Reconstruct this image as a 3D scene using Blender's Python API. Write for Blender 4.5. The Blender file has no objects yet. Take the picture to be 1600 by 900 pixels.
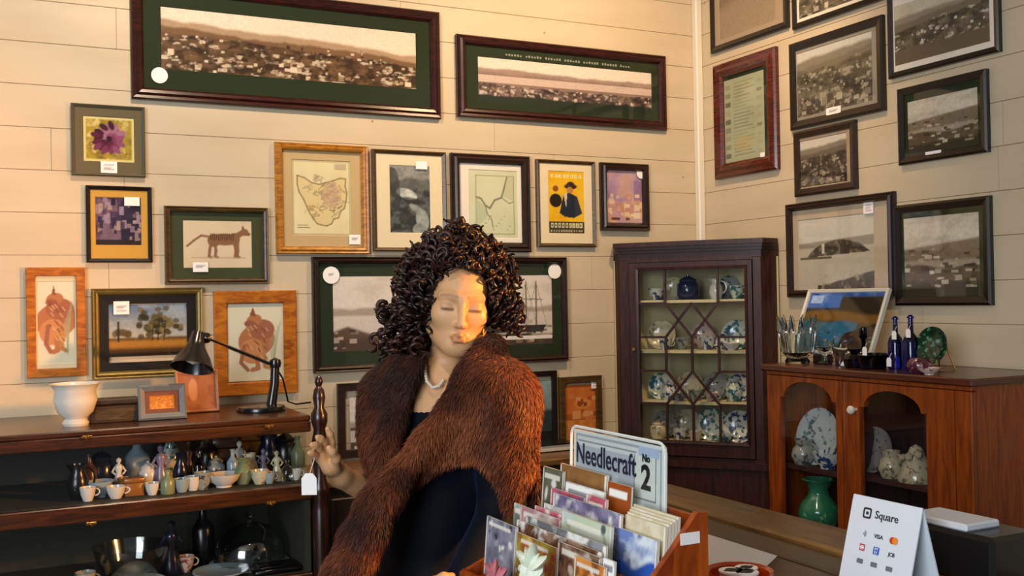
import bpy, bmesh, math, random
import numpy as np
from mathutils import Matrix, Vector
random.seed(7); RNG = np.random.default_rng(11)
scene = bpy.context.scene
COL = scene.collection

# ------------------------------------------------------------------ camera
YAW, PIT, ROL = (math.radians(a) for a in (26.85, 0.578, -1.0365))
FPX = 1624.0
CAMP = np.array([-2.845, -3.741, 1.6])
_f = np.array([math.sin(YAW)*math.cos(PIT), math.cos(YAW)*math.cos(PIT), math.sin(PIT)])
_r0 = np.array([math.cos(YAW), -math.sin(YAW), 0.0]); _u0 = np.cross(_r0, _f)
_r = math.cos(ROL)*_r0 + math.sin(ROL)*_u0
_u = -math.sin(ROL)*_r0 + math.cos(ROL)*_u0
cam_data = bpy.data.cameras.new('camera'); cam = bpy.data.objects.new('camera', cam_data)
COL.objects.link(cam); scene.camera = cam
cam_data.sensor_width = 36.0; cam_data.lens = FPX/1600*36.0
cam_data.clip_start = 0.05; cam_data.clip_end = 100
_m = Matrix.Identity(4)
for i in range(3):
    _m[i][0] = _r[i]; _m[i][1] = _u[i]; _m[i][2] = -_f[i]; _m[i][3] = CAMP[i]
cam.matrix_world = _m

# ------------------------------------------------------------------ world, lights, exposure
scene.view_settings.view_transform = 'Standard'
scene.view_settings.look = 'None'
scene.view_settings.exposure = 0.1
scene.view_settings.gamma = 1.0
scene.view_settings.use_curve_mapping = False
world = bpy.data.worlds.new('world'); scene.world = world; world.use_nodes = True
world.node_tree.nodes['Background'].inputs[0].default_value = (0.80, 0.86, 1.0, 1)
world.node_tree.nodes['Background'].inputs[1].default_value = 0.10

def light(name, kind, loc, target, power, color, size=0.3, spot=None, blend=0.6):
    d = bpy.data.lights.new(name, kind); d.energy = power; d.color = color
    if kind == 'AREA': d.size = size
    elif kind in ('POINT', 'SPOT'): d.shadow_soft_size = size
    if spot: d.spot_size = math.radians(spot); d.spot_blend = blend
    o = bpy.data.objects.new(name, d); COL.objects.link(o); o.location = loc
    o.rotation_euler = (Vector(target)-Vector(loc)).to_track_quat('-Z', 'Y').to_euler()
    return o
# daylight from the shop window to the left of the photographer
light('window_daylight', 'AREA', (-5.3, -4.55, 2.0), (-1.4, -1.4, 1.3), 150, (0.86, 0.93, 1.0), 2.0)
# warm halogen ceiling spots washing the picture wall
light('ceiling_spot', 'SPOT', (-0.80, -1.15, 3.22), (-0.60, 0.0, 1.9), 95, (1.0, 0.66, 0.36), 0.06, 120, 0.9)
light('ceiling_spot', 'SPOT', (-2.30, -1.15, 3.22), (-2.15, 0.0, 1.7), 80, (1.0, 0.74, 0.50), 0.06, 120, 0.9)
light('ceiling_spot', 'SPOT', (-2.55, -2.35, 3.22), (-1.7, -1.9, 1.2), 34, (1.0, 0.84, 0.66), 0.08, 80, 0.9)
# tungsten lamp standing by the right wall, beyond the frame
light('side_lamp', 'SPOT', (-0.45, -2.40, 1.74), (-1.90, -1.58, 1.61), 340, (1.0, 0.42, 0.09), 0.07, 52, 0.5)

# ------------------------------------------------------------------ pixel geometry (photo measurements -> places in the room)
def ray(x, y): return _f + _r*(x-800)/FPX - _u*(y-450)/FPX
def on(ax, v, x, y):
    d = ray(x, y); t = (v-CAMP[ax])/d[ax]; return CAMP+d*t
def dep(d, x, y): return CAMP+ray(x, y)*d

# ------------------------------------------------------------------ helpers
def lin(c):
    if isinstance(c, str):
        c = c.lstrip('#'); c = [int(c[i:i+2], 16)/255 for i in (0, 2, 4)]
        return tuple(((v/12.92) if v <= 0.04045 else ((v+0.055)/1.055)**2.4) for v in c)
    return tuple(c)
class MB:
    def __init__(s): s.v = []; s.f = []
    def add(s, vs, fs):
        n = len(s.v); s.v += [tuple(map(float, p)) for p in vs]; s.f += [tuple(i+n for i in f) for f in fs]; return s
    def box(s, a, b, ch=0.0):
        (x0, y0, z0), (x1, y1, z1) = a, b
        if ch <= 0:
            return s.add([(x0,y0,z0),(x1,y0,z0),(x1,y1,z0),(x0,y1,z0),(x0,y0,z1),(x1,y0,z1),(x1,y1,z1),(x0,y1,z1)],
                         [(0,3,2,1),(4,5,6,7),(0,1,5,4),(1,2,6,5),(2,3,7,6),(3,0,4,7)])
        bm = bmesh.new(); bmesh.ops.create_cube(bm, size=1)
        for v in bm.verts:
            v.co = Vector(((x0+x1)/2+v.co.x*(x1-x0), (y0+y1)/2+v.co.y*(y1-y0), (z0+z1)/2+v.co.z*(z1-z0)))
        bmesh.ops.bevel(bm, geom=bm.edges[:], offset=ch, segments=1, affect='EDGES', profile=0.5)
        bm.verts.index_update()
        s.add([v.co for v in bm.verts], [tuple(v.index for v in f.verts) for f in bm.faces]); bm.free(); return s
    def lathe(s, prof, seg=20, c=(0,0,0), sx=1, sy=1, M=None):
        vs = []; fs = []; n = len(prof)
        for i, (r, z) in enumerate(prof):
            for k in range(seg):
                a = 2*math.pi*k/seg; p = Vector((r*math.cos(a)*sx, r*math.sin(a)*sy, z))
                if M is not None: p = M @ p
                vs.append((p.x+c[0], p.y+c[1], p.z+c[2]))
        for i in range(n-1):
            for k in range(seg):
                k2 = (k+1) % seg; fs.append((i*seg+k, i*seg+k2, (i+1)*seg+k2, (i+1)*seg+k))
        if prof[0][0] > 1e-6: fs.append(tuple(range(seg-1, -1, -1)))
        if prof[-1][0] > 1e-6: fs.append(tuple((n-1)*seg+k for k in range(seg)))
        return s.add(vs, fs)
    def tube(s, pts, r, seg=8, caps=True):
        pts = [Vector(p) for p in pts]; n = len(pts); rs = r if isinstance(r, (list, tuple)) else [r]*n
        vs = []; fs = []; up = None
        for i, p in enumerate(pts):
            t = (pts[min(i+1, n-1)]-pts[max(i-1, 0)]).normalized()
            if up is None: up = t.orthogonal().normalized()
            up = (up-t*up.dot(t)).normalized(); w = t.cross(up)
            for k in range(seg):
                a = 2*math.pi*k/seg; vs.append(p+(up*math.cos(a)+w*math.sin(a))*rs[i])
        for i in range(n-1):
            for k in range(seg):
                k2 = (k+1) % seg; fs.append((i*seg+k, i*seg+k2, (i+1)*seg+k2, (i+1)*seg+k))
        if caps: fs.append(tuple(range(seg-1, -1, -1))); fs.append(tuple((n-1)*seg+k for k in range(seg)))
        return s.add(vs, fs)
    def prism(s, poly, d0, d1, axis=1):
        n = len(poly)
        def P(p, d): return (p[0], d, p[1]) if axis == 1 else ((p[0], p[1], d) if axis == 2 else (d, p[0], p[1]))
        vs = [P(p, d0) for p in poly]+[P(p, d1) for p in poly]
        fs = [tuple(range(n)), tuple(range(2*n-1, n-1, -1))]+[(i, (i+1) % n, n+(i+1) % n, n+i) for i in range(n)]
        return s.add(vs, fs)
    def ring(s, rects):
        """rects: list of (x0,y0,x1,y1,h): nested rectangles in the XY plane joined into a moulding"""
        vs = []; fs = []
        for x0, y0, x1, y1, h in rects: vs += [(x0,y0,h),(x1,y0,h),(x1,y1,h),(x0,y1,h)]
        for i in range(len(rects)-1):
            for k in range(4):
                k2 = (k+1) % 4; fs.append((i*4+k, i*4+k2, (i+1)*4+k2, (i+1)*4+k))
        return s.add(vs, fs)
    def xf(s, M):
        s.v = [tuple(M @ Vector(p)) for p in s.v]; return s
    def build(s, name, mat, parent=None, smooth=False, colors=None):
        me = bpy.data.meshes.new(name); me.from_pydata(s.v, [], s.f); me.validate()
        if smooth: me.polygons.foreach_set('use_smooth', [True]*len(me.polygons))
        bm = bmesh.new(); bm.from_mesh(me); bmesh.ops.recalc_face_normals(bm, faces=bm.faces); bm.to_mesh(me); bm.free()
        if smooth: me.set_sharp_from_angle(angle=math.radians(48))
        if colors is not None: setcol(me, colors)
        return link(name, me, mat, parent)
def link(name, me, mat, parent=None):
    if mat is not None and len(me.materials) == 0: me.materials.append(mat)
    o = bpy.data.objects.new(name, me); COL.objects.link(o); o.parent = parent; return o
def setcol(me, c):
    a = me.color_attributes.new('Col', 'FLOAT_COLOR', 'POINT')
    c = np.asarray(c, np.float32)
    if c.shape[1] == 3: c = np.concatenate([c, np.ones((len(c), 1), np.float32)], 1)
    a.data.foreach_set('color', c.ravel())
def rawmesh(name, V, Fq, mat, parent=None, smooth=True, colors=None):
    me = bpy.data.meshes.new(name); V = np.asarray(V, np.float32); Fq = np.asarray(Fq, np.int32); k = Fq.shape[1]
    me.vertices.add(len(V)); me.vertices.foreach_set('co', V.ravel())
    me.loops.add(Fq.size); me.loops.foreach_set('vertex_index', Fq.ravel())
    me.polygons.add(len(Fq)); me.polygons.foreach_set('loop_start', np.arange(0, Fq.size, k, dtype=np.int32))
    me.update(calc_edges=True)
    if smooth: me.polygons.foreach_set('use_smooth', [True]*len(me.polygons))
    if colors is not None: setcol(me, colors)
    return link(name, me, mat, parent)
def tag(o, label, cat, group=None, kind=None):
    o['label'] = label; o['category'] = cat
    if group: o['group'] = group
    if kind: o['kind'] = kind
    return o
def thing(name, label, cat, loc=(0,0,0), rz=0.0, group=None, mat4=None):
    o = bpy.data.objects.new(name, None); o.empty_display_size = 0.05; COL.objects.link(o)
    if mat4 is not None: o.matrix_world = mat4
    else: o.location = loc; o.rotation_euler = (0, 0, rz)
    return tag(o, label, cat, group)
def place(o, loc, rz=0.0):
    o.location = loc; o.rotation_euler = (0, 0, rz); return o
def struct(o): o['kind'] = 'structure'; return o

# ------------------------------------------------------------------ materials
MATS = {}
def mat_new(name):
    m = bpy.data.materials.new(name); m.use_nodes = True; nt = m.node_tree; return m, nt, nt.nodes['Principled BSDF']
def plain(name, c, rough=0.5, metal=0.0, spec=0.5, coat=0.0, sheen=0.0, trans=0.0, noise=0.0, nscale=30.0):
    key = name
    if key in MATS: return MATS[key]
    m, nt, b = mat_new(name); c = lin(c)
    b.inputs['Roughness'].default_value = rough; b.inputs['Metallic'].default_value = metal
    b.inputs['Specular IOR Level'].default_value = spec; b.inputs['Coat Weight'].default_value = coat
    b.inputs['Sheen Weight'].default_value = sheen; b.inputs['Transmission Weight'].default_value = trans
    if noise > 0:
        tc = nt.nodes.new('ShaderNodeTexCoord'); n = nt.nodes.new('ShaderNodeTexNoise'); n.inputs['Scale'].default_value = nscale
        n.inputs['Detail'].default_value = 4
        r = nt.nodes.new('ShaderNodeMix'); r.data_type = 'RGBA'
        r.inputs['A'].default_value = (*[v*(1-noise) for v in c], 1); r.inputs['B'].default_value = (*[min(1, v*(1+noise)) for v in c], 1)
        nt.links.new(tc.outputs['Object'], n.inputs['Vector']); nt.links.new(n.outputs['Fac'], r.inputs['Factor'])
        nt.links.new(r.outputs['Result'], b.inputs['Base Color'])
    else: b.inputs['Base Color'].default_value = (*c, 1)
    MATS[key] = m; return m
def wood(name, dark, light_, rough=0.35, scale=6.0, stretch=(1, 12, 12), coat=0.2, spec=0.5):
    if name in MATS: return MATS[name]
    m, nt, b = mat_new(name); N = nt.nodes.new
    tc = N('ShaderNodeTexCoord'); mp = N('ShaderNodeMapping'); mp.inputs['Scale'].default_value = stretch
    n = N('ShaderNodeTexNoise'); n.inputs['Scale'].default_value = scale; n.inputs['Detail'].default_value = 6; n.inputs['Distortion'].default_value = 1.2
    cr = N('ShaderNodeValToRGB'); cr.color_ramp.elements[0].position = 0.32; cr.color_ramp.elements[1].position = 0.72
    cr.color_ramp.elements[0].color = (*lin(dark), 1); cr.color_ramp.elements[1].color = (*lin(light_), 1)
    bp = N('ShaderNodeBump'); bp.inputs['Strength'].default_value = 0.06; bp.inputs['Distance'].default_value = 0.002
    L = nt.links.new
    L(tc.outputs['Object'], mp.inputs['Vector']); L(mp.outputs['Vector'], n.inputs['Vector']); L(n.outputs['Fac'], cr.inputs['Fac'])
    L(cr.outputs['Color'], b.inputs['Base Color']); L(n.outputs['Fac'], bp.inputs['Height']); L(bp.outputs['Normal'], b.inputs['Normal'])
    b.inputs['Roughness'].default_value = rough; b.inputs['Coat Weight'].default_value = coat; b.inputs['Coat Roughness'].default_value = 0.2
    b.inputs['Specular IOR Level'].default_value = spec
    MATS[name] = m; return m
def attr_mat(name, rough=0.55, spec=0.3, sheen=0.0, coat=0.0):
    if name in MATS: return MATS[name]
    m, nt, b = mat_new(name); a = nt.nodes.new('ShaderNodeAttribute'); a.attribute_name = 'Col'
    nt.links.new(a.outputs['Color'], b.inputs['Base Color'])
    b.inputs['Roughness'].default_value = rough; b.inputs['Specular IOR Level'].default_value = spec
    b.inputs['Sheen Weight'].default_value = sheen; b.inputs['Coat Weight'].default_value = coat
    MATS[name] = m; return m
def pane_mat(name, fac=0.06, rough=0.03, tint=(1, 1, 1)):
    if name in MATS: return MATS[name]
    m = bpy.data.materials.new(name); m.use_nodes = True; nt = m.node_tree; nt.nodes.clear(); N = nt.nodes.new
    out = N('ShaderNodeOutputMaterial'); tr = N('ShaderNodeBsdfTransparent'); gl = N('ShaderNodeBsdfGlossy'); mx = N('ShaderNodeMixShader')
    lw = N('ShaderNodeLayerWeight'); lw.inputs['Blend'].default_value = 0.5; pw = N('ShaderNodeMath'); pw.operation = 'POWER'; pw.inputs[1].default_value = 5
    ma = N('ShaderNodeMath'); ma.operation = 'MULTIPLY_ADD'; ma.inputs[1].default_value = 0.7; ma.inputs[2].default_value = fac
    tr.inputs[0].default_value = (*tint, 1); gl.inputs['Roughness'].default_value = rough
    L = nt.links.new; L(lw.outputs['Facing'], pw.inputs[0]); L(pw.outputs[0], ma.inputs[0]); L(ma.outputs[0], mx.inputs[0])
    L(tr.outputs[0], mx.inputs[1]); L(gl.outputs[0], mx.inputs[2]); L(mx.outputs[0], out.inputs[0]); MATS[name] = m; return m
def china(name, base, ink, scale=60.0, amount=0.52, rough=0.15):
    """glazed pottery: base glaze with a painted pattern"""
    if name in MATS: return MATS[name]
    m, nt, b = mat_new(name); N = nt.nodes.new; L = nt.links.new
    tc = N('ShaderNodeTexCoord'); n = N('ShaderNodeTexNoise'); n.inputs['Scale'].default_value = scale; n.inputs['Detail'].default_value = 3
    cr = N('ShaderNodeValToRGB'); cr.color_ramp.elements[0].position = amount; cr.color_ramp.elements[1].position = amount+0.07
    cr.color_ramp.elements[0].color = (*lin(base), 1); cr.color_ramp.elements[1].color = (*lin(ink), 1)
    L(tc.outputs['Object'], n.inputs['Vector']); L(n.outputs['Fac'], cr.inputs['Fac']); L(cr.outputs['Color'], b.inputs['Base Color'])
    b.inputs['Roughness'].default_value = rough; b.inputs['Coat Weight'].default_value = 0.4
    MATS[name] = m; return m
def glassy(name, tint, rough=0.05, ior=1.45):
    if name in MATS: return MATS[name]
    m, nt, b = mat_new(name); b.inputs['Base Color'].default_value = (*lin(tint), 1)
    b.inputs['Transmission Weight'].default_value = 1.0; b.inputs['Roughness'].default_value = rough; b.inputs['IOR'].default_value = ior
    MATS[name] = m; return m

PRINT = attr_mat('printed_paper', 0.6, 0.2)
GLASS = pane_mat('picture_glass', 0.025)
MAHOG = wood('mahogany_frame', '#160605', '#431411', 0.28, 9, (2, 14, 2))
DARKW = wood('dark_frame', '#120a07', '#33190f', 0.35, 9, (2, 14, 2))
BLACKF = wood('black_frame', '#0a0705', '#20140e', 0.35, 9, (2, 12, 2))
GOLDW = wood('golden_oak_frame', '#8a5210', '#c98a2c', 0.4, 8, (3, 10, 3))
ORANGEW = wood('orange_pine_frame', '#8e480a', '#cc7a18', 0.4, 5, (3, 9, 3))
GILT = plain('aged_gilt', '#7d6b38', 0.42, 0.55, noise=0.3, nscale=40)
OLIVEW = wood('olive_brown_frame', '#33230f', '#5e4520', 0.4, 8, (2, 12, 2))
GREYF = plain('grey_frame', '#57513f', 0.5, noise=0.2)
GREENMAT = plain('green_mat_board', '#28321f', 0.85, spec=0.1, noise=0.1, nscale=200)
CREAMMAT = plain('cream_mat_board', '#e2d4b2', 0.85, spec=0.1)
WHITEMAT = plain('white_mat_board', '#e6dfd2', 0.85, spec=0.1)
TANMAT = plain('tan_mat_board', '#c2a97c', 0.85, spec=0.1)
GOLDMAT = plain('gold_mat_board', '#c79a3e', 0.6, spec=0.3)
SEPIAMAT = plain('sepia_mat_board', '#a3917a', 0.85, spec=0.1)
GREYMAT = plain('grey_mat_board', '#6b6149', 0.85, spec=0.1)
STICK = plain('white_sticker_paper', '#f4f0ee', 0.7)
BRASS = plain('brass', '#a5803c', 0.3, 0.9)
# ------------------------------------------------------------------ room shell
WALLC = None
def wall_mat():
    m, nt, b = mat_new('painted_boards'); N = nt.nodes.new; L = nt.links.new
    tc = N('ShaderNodeTexCoord'); mp = N('ShaderNodeMapping'); mp.inputs['Scale'].default_value = (0.8, 0.8, 3)
    n = N('ShaderNodeTexNoise'); n.inputs['Scale'].default_value = 2.5; n.inputs['Detail'].default_value = 5
    cr = N('ShaderNodeValToRGB'); cr.color_ramp.elements[0].position = 0.3; cr.color_ramp.elements[1].position = 0.75
    cr.color_ramp.elements[0].color = (*lin('#c3b295'), 1); cr.color_ramp.elements[1].color = (*lin('#d0c1a6'), 1)
    v = N('ShaderNodeTexVoronoi'); v.inputs['Scale'].default_value = 5.5; v.inputs['Randomness'].default_value = 1
    cr2 = N('ShaderNodeValToRGB'); cr2.color_ramp.elements[0].position = 0.018; cr2.color_ramp.elements[1].position = 0.03
    cr2.color_ramp.elements[0].color = (0.55, 0.42, 0.30, 1); cr2.color_ramp.elements[1].color = (1, 1, 1, 1)
    mx = N('ShaderNodeMix'); mx.data_type = 'RGBA'; mx.blend_type = 'MULTIPLY'; mx.inputs['Factor'].default_value = 1
    geo = N('ShaderNodeNewGeometry')
    L(geo.outputs['Position'], mp.inputs['Vector']); L(mp.outputs['Vector'], n.inputs['Vector']); L(n.outputs['Fac'], cr.inputs['Fac'])
    L(geo.outputs['Position'], v.inputs['Vector']); L(v.outputs['Distance'], cr2.inputs['Fac'])
    L(cr.outputs['Color'], mx.inputs['A']); L(cr2.outputs['Color'], mx.inputs['B']); L(mx.outputs['Result'], b.inputs['Base Color'])
    b.inputs['Roughness'].default_value = 0.45; b.inputs['Specular IOR Level'].default_value = 0.35
    return m
WALLM = wall_mat()
GROOVE = plain('wall_backing', '#8a7558', 0.9)
ZTOP = 3.3; PITCH = 0.14
zref = on(1, 0.0, 1070, 302)[2]                 # one of the board joints read off the photograph
zs = sorted(zref+k*PITCH for k in range(-13, 14)); zs = [0.0]+[z for z in zs if 0.03 < z < ZTOP-0.03]+[ZTOP]
wall_left = struct(MB().box((-5.6, 0.012, 0), (0.15, 0.10, ZTOP)).build('wall_left', GROOVE))
wall_right = struct(MB().box((0.012, -5.2, 0), (0.10, 0.10, ZTOP)).build('wall_right', GROOVE))
def board(parent, L, h, M):
    g = 0.0005; c = 0.0018
    prof = [(g, 0.012), (g, c), (g+c*0.7, 0.0), (h-g-c*0.7, 0.0), (h-g, c), (h-g, 0.012)]
    vs = [(0, d, z) for z, d in prof]+[(L, d, z) for z, d in prof]; n = 6
    fs = [(i, i+1, n+i+1, n+i) for i in range(5)]+[(5, 0, n, n+5), (0, 5, 4, 3, 2, 1), (n, n+1, n+2, n+3, n+4, n+5)]
    mb = MB().add(vs, fs); mb.xf(M); return mb.build('board', WALLM, parent)
for i in range(len(zs)-1):
    h = zs[i+1]-zs[i]
    cuts = [-5.6, -0.0]; rr = random.Random(i)
    j = {0: -1.25, 1: -2.3, 2: -0.55}[i % 3]+rr.uniform(-0.25, 0.25); cuts = [-5.6, j-1.9, j, 0.0]
    for a, b_ in zip(cuts, cuts[1:]):
        board(wall_left, b_-a-0.0012, h, Matrix.Translation((a, 0, zs[i])))
    cuts = [0.0, 1.3+rr.uniform(-0.6, 0.6), 3.2, 5.2]
    for a, b_ in zip(cuts, cuts[1:]):
        board(wall_right, b_-a-0.0012, h, Matrix.Translation((0, -a, zs[i])) @ Matrix.Rotation(-math.pi/2, 4, 'Z'))
TRIMW = plain('white_trim_paint', '#e0dacb', 0.4)
tr = struct(MB().box((-0.034, -0.034, 0), (-0.0005, -0.0005, ZTOP), 0.005).build('trim_1', TRIMW))
FLOORW = wood('floor_boards', '#2a160b', '#4d2c17', 0.35, 5, (10, 1, 1))
floor = struct(MB().box((-5.6, -5.6, -0.06), (0.1, 0.1, -0.012)).build('floor', plain('floor_gap', '#0c0704', 0.9)))
fb = MB().box((0.0008, -5.6, -0.012), (0.1392, 0.0, 0.0), 0.002).build('plank', FLOORW, floor); fb.location = (-5.6, 0, 0)
for k in range(1, 40):
    c = fb.copy(); COL.objects.link(c); c.location = (-5.6+0.14*k, 0, 0)
ceiling = struct(MB().box((-5.6, -5.2, ZTOP), (0.1, 0.1, ZTOP+0.06)).build('ceiling', plain('ceiling_paint', '#cfc3ab', 0.8)))
bl = struct(MB().box((-5.6, -0.02, 0), (-0.035, 0, 0.14), 0.004).build('baseboard_left', TRIMW))
br = struct(MB().box((-0.02, -5.2, 0), (0, -0.035, 0.14), 0.004).build('baseboard_right', TRIMW))
# ------------------------------------------------------------------ painted prints (flat print as a colour per grid point)
def vnoise(X, Y, seed):
    r = np.random.default_rng(seed); G = r.random((64, 64)); xi = np.floor(X).astype(int); yi = np.floor(Y).astype(int)
    fx = X-xi; fy = Y-yi; fx = fx*fx*(3-2*fx); fy = fy*fy*(3-2*fy)
    g = lambda a, b: G[b % 64, a % 64]
    return (g(xi, yi)*(1-fx)+g(xi+1, yi)*fx)*(1-fy)+(g(xi, yi+1)*(1-fx)+g(xi+1, yi+1)*fx)*fy
def fbm(X, Y, seed, o=4):
    s = 0; a = 0.5; t = 0
    for i in range(o): s = s+a*vnoise(X*2**i, Y*2**i, seed+i); t += a; a *= 0.55
    return s/t
class Canvas:
    """x 0..asp to the right, y 0..1 up"""
    def __init__(s, nx, ny, asp, bg):
        s.asp = asp; s.X, s.Y = np.meshgrid(np.linspace(0, asp, nx), np.linspace(0, 1, ny)); s.C = np.zeros((ny, nx, 3)); s.C[:] = lin(bg); s.px = 1.0/ny
    def mix(s, m, c):
        m = np.clip(m, 0, 1)[..., None]; s.C = s.C*(1-m)+np.asarray(lin(c) if not isinstance(c, np.ndarray) else c)*m; return s
    def sm(s, d, w=None): w = w or s.px; return np.clip(0.5-d/w, 0, 1)
    def below(s, f, c, w=None): return s.mix(s.sm(s.Y-f, w), c)
    def ell(s, x, y, rx, ry, c, a=0, al=1): 
        ca, sa = math.cos(a), math.sin(a); dx = s.X-x; dy = s.Y-y; u = dx*ca+dy*sa; v = -dx*sa+dy*ca
        return s.mix(s.sm((np.sqrt((u/rx)**2+(v/ry)**2)-1)*min(rx, ry))*al, c)
    def line(s, pts, w, c, al=1):
        for (x0, y0), (x1, y1) in zip(pts, pts[1:]):
            dx, dy = x1-x0, y1-y0; L2 = dx*dx+dy*dy+1e-9; t = np.clip(((s.X-x0)*dx+(s.Y-y0)*dy)/L2, 0, 1)
            d = np.hypot(s.X-x0-t*dx, s.Y-y0-t*dy)-w/2; s.mix(s.sm(d)*al, c)
        return s
    def poly(s, pts, c, al=1):
        inside = np.zeros(s.X.shape, bool); n = len(pts)
        for i in range(n):
            (x0, y0), (x1, y1) = pts[i], pts[(i+1) % n]
            if y0 == y1: continue
            cnd = ((y0 > s.Y) != (y1 > s.Y)) & (s.X < (x1-x0)*(s.Y-y0)/(y1-y0)+x0); inside ^= cnd
        return s.mix(inside*al, c)
    def rect(s, x0, y0, x1, y1, c, al=1): return s.mix(((s.X > x0) & (s.X < x1) & (s.Y > y0) & (s.Y < y1))*al, c)
    def spots(s, n, seed, ylo, yhi, sz, cols, ar=1.6, mask=None):
        r = np.random.default_rng(seed)
        for _ in range(n):
            x = r.uniform(0, s.asp); y = ylo+(yhi-ylo)*r.random(); w = sz*r.uniform(0.5, 1.3); h = w/ar*r.uniform(0.6, 1.3)
            if mask is not None and mask(x) < y: continue
            s.rect(x, y, x+w, y+h, cols[r.integers(len(cols))], r.uniform(0.6, 1))
        return s
    def grain(s, amt, seed, sc=40):
        s.C = np.clip(s.C*(1+amt*(fbm(s.X*sc, s.Y*sc, seed, 3)[..., None]-0.5)*2), 0, 1); return s
def hillf(c, base, amp, seed, fr=2.0, slope=0.0): return base+slope*c.X/c.asp+amp*(fbm(c.X*fr+3, c.X*0+seed, seed, 4)-0.5)*2
def town(sky, far, mid, dark, lite, seed=1, hz=0.62, slope=-0.1, water=None, spots=220, fore=None, cloud=0):
    def f(c):
        c.mix(np.ones_like(c.X), sky)
        if cloud: c.mix(np.clip((fbm(c.X*3, c.Y*6, seed+40)-0.45)*3, 0, 1)*cloud, far)
        h1 = hillf(c, hz+0.10, 0.05, seed, 1.5, slope); c.below(h1, far, 0.05)
        h2 = hillf(c, hz, 0.05, seed+3, 3, slope); c.below(h2, mid, 0.04)
        if water: 
            c.mix(((c.Y < hz-0.05) & (c.Y > hz-0.05-water[0]))*1.0, water[1])
        lo = hz-0.08-(water[0] if water else 0)
        land = np.clip((hillf(c, lo, 0.04, seed+9, 4, slope)-c.Y)/0.03, 0, 1)
        m = np.clip((fbm(c.X*5, c.Y*9, seed+5, 5)-.3)*2.2, 0, 1); base = np.array(lin(dark))*(1-m[..., None])+np.array(lin(mid))*m[..., None]
        c.C = c.C*(1-land[..., None])+base*land[..., None]
        c.mix(land*np.clip((fbm(c.X*8, c.Y*16, seed+21)-0.60)*7, 0, 0.75), lite)
        c.mix(land*np.clip((fbm(c.X*7+4, c.Y*10, seed+31)-0.56)*6, 0, 0.85), dark)
        c.spots(spots//2, seed+2, 0.02, lo-0.05, 0.045, [lite, lite, mid, dark, dark], 1.2)
        c.spots(spots//4, seed+7, 0.0, lo*0.4, 0.09, [lite, far, dark], 1.3)
        if fore: c.below(hillf(c, fore[0], 0.04, seed+15, 3), fore[1], 0.04)
        c.grain(0.18, seed, 60)
    return f
SEP = dict(sky='#e6d3bd', far='#a98e70', mid='#74563a', dark='#2f1d10', lite='#dcc8ac')
BW = dict(sky='#d5cdbd', far='#948c7c', mid='#7c7362', dark='#2e2a22', lite='#c9c0aa')
def p_flower(c):
    c.mix(np.clip((fbm(c.X*6, c.Y*6, 3)-0.4)*3, 0, 1), '#7d6a1e'); c.mix(np.clip((fbm(c.X*7, c.Y*7, 8)-0.55)*5, 0, 1), '#d9c47c')
    r = np.random.default_rng(4)
    for k in range(34):
        a = k*2.4; R = 0.03+0.28*(k/34)**0.6; c.ell(0.5*c.asp+R*math.cos(a), 0.52+R*math.sin(a), 0.11, 0.06, ['#5a1a36', '#8a4a6c', '#3e1028', '#743354', '#a06c86'][k % 5], a+r.uniform(-0.6, 0.6))
    c.ell(0.5*c.asp, 0.52, 0.06, 0.06, '#2c0b1d')
    c.line([(0, 0), (c.asp, 0), (c.asp, 1), (0, 1), (0, 0)], .11, '#e0cf8a')
    for k in range(0): c.line([(0.2+0.1*k, 0.02), (0.25+0.09*k, 0.22)], 0.03, ['#5a5a1a', '#b9a84e'][k % 2])
def p_street(c):
    c.mix(np.clip((fbm(c.X*5, c.Y*5, 9)-0.3)*2, 0, 1), '#6b5470'); c.rect(0.55*c.asp, 0.1, c.asp, 0.9, '#1b1b35', 0.85)
    c.poly([(0.05, 0.95), (0.42, 0.95), (0.5, 0.1), (0.08, 0.1)], '#7a6275', 0.7); c.rect(0, 0, c.asp, 0.12, '#2a2024'); c.rect(0.3*c.asp, 0.35, 0.56*c.asp, 0.7, '#3d2f4e', 0.8)
    c.spots(50, 6, 0.1, 0.9, 0.08, ['#93819a', '#332a48', '#20183a', '#a28d8b'], 0.6); c.grain(0.3, 3, 20)
def p_tiger(c):
    a = c.asp; b = '#8a6244'; c.mix(np.clip((fbm(c.X*2, c.Y*2, 4)-0.4), 0, 0.4), '#c9b696')
    c.ell(0.60*a, 0.60, 0.30, 0.125, b); c.ell(0.44*a, 0.58, 0.13, 0.14, b); c.ell(0.74*a, 0.61, 0.12, 0.13, b)
    c.line([(0.36*a, 0.66), (0.26*a, 0.68), (0.16*a, 0.58), (0.06*a, 0.46)], 0.045, b)
    for x, lean in ((0.40, -0.02), (0.46, 0.01), (0.74, 0.02), (0.79, 0.0)): c.line([(x*a, 0.55), ((x+lean)*a, 0.36), ((x+lean-0.01)*a, 0.24), ((x+lean+0.02)*a, 0.225)], 0.06, b)
    c.line([(0.78*a, 0.68), (0.88*a, 0.76)], 0.12, b); c.ell(0.89*a, 0.76, 0.09, 0.07, b); c.poly([(0.9*a, 0.80), (0.985*a, 0.73), (0.97*a, 0.68), (0.88*a, 0.69)], b)
    c.poly([(0.85*a, 0.81), (0.865*a, 0.92), (0.90*a, 0.82)], b)
    for k in range(12): x = (0.40+0.03*k)*a; c.line([(x, 0.72), (x-0.015, 0.60-0.01*(k % 3))], 0.017, '#3d2413')
    c.line([(0.12*a, 0.22), (0.9*a, 0.21)], 0.02, '#b79b78')
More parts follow.
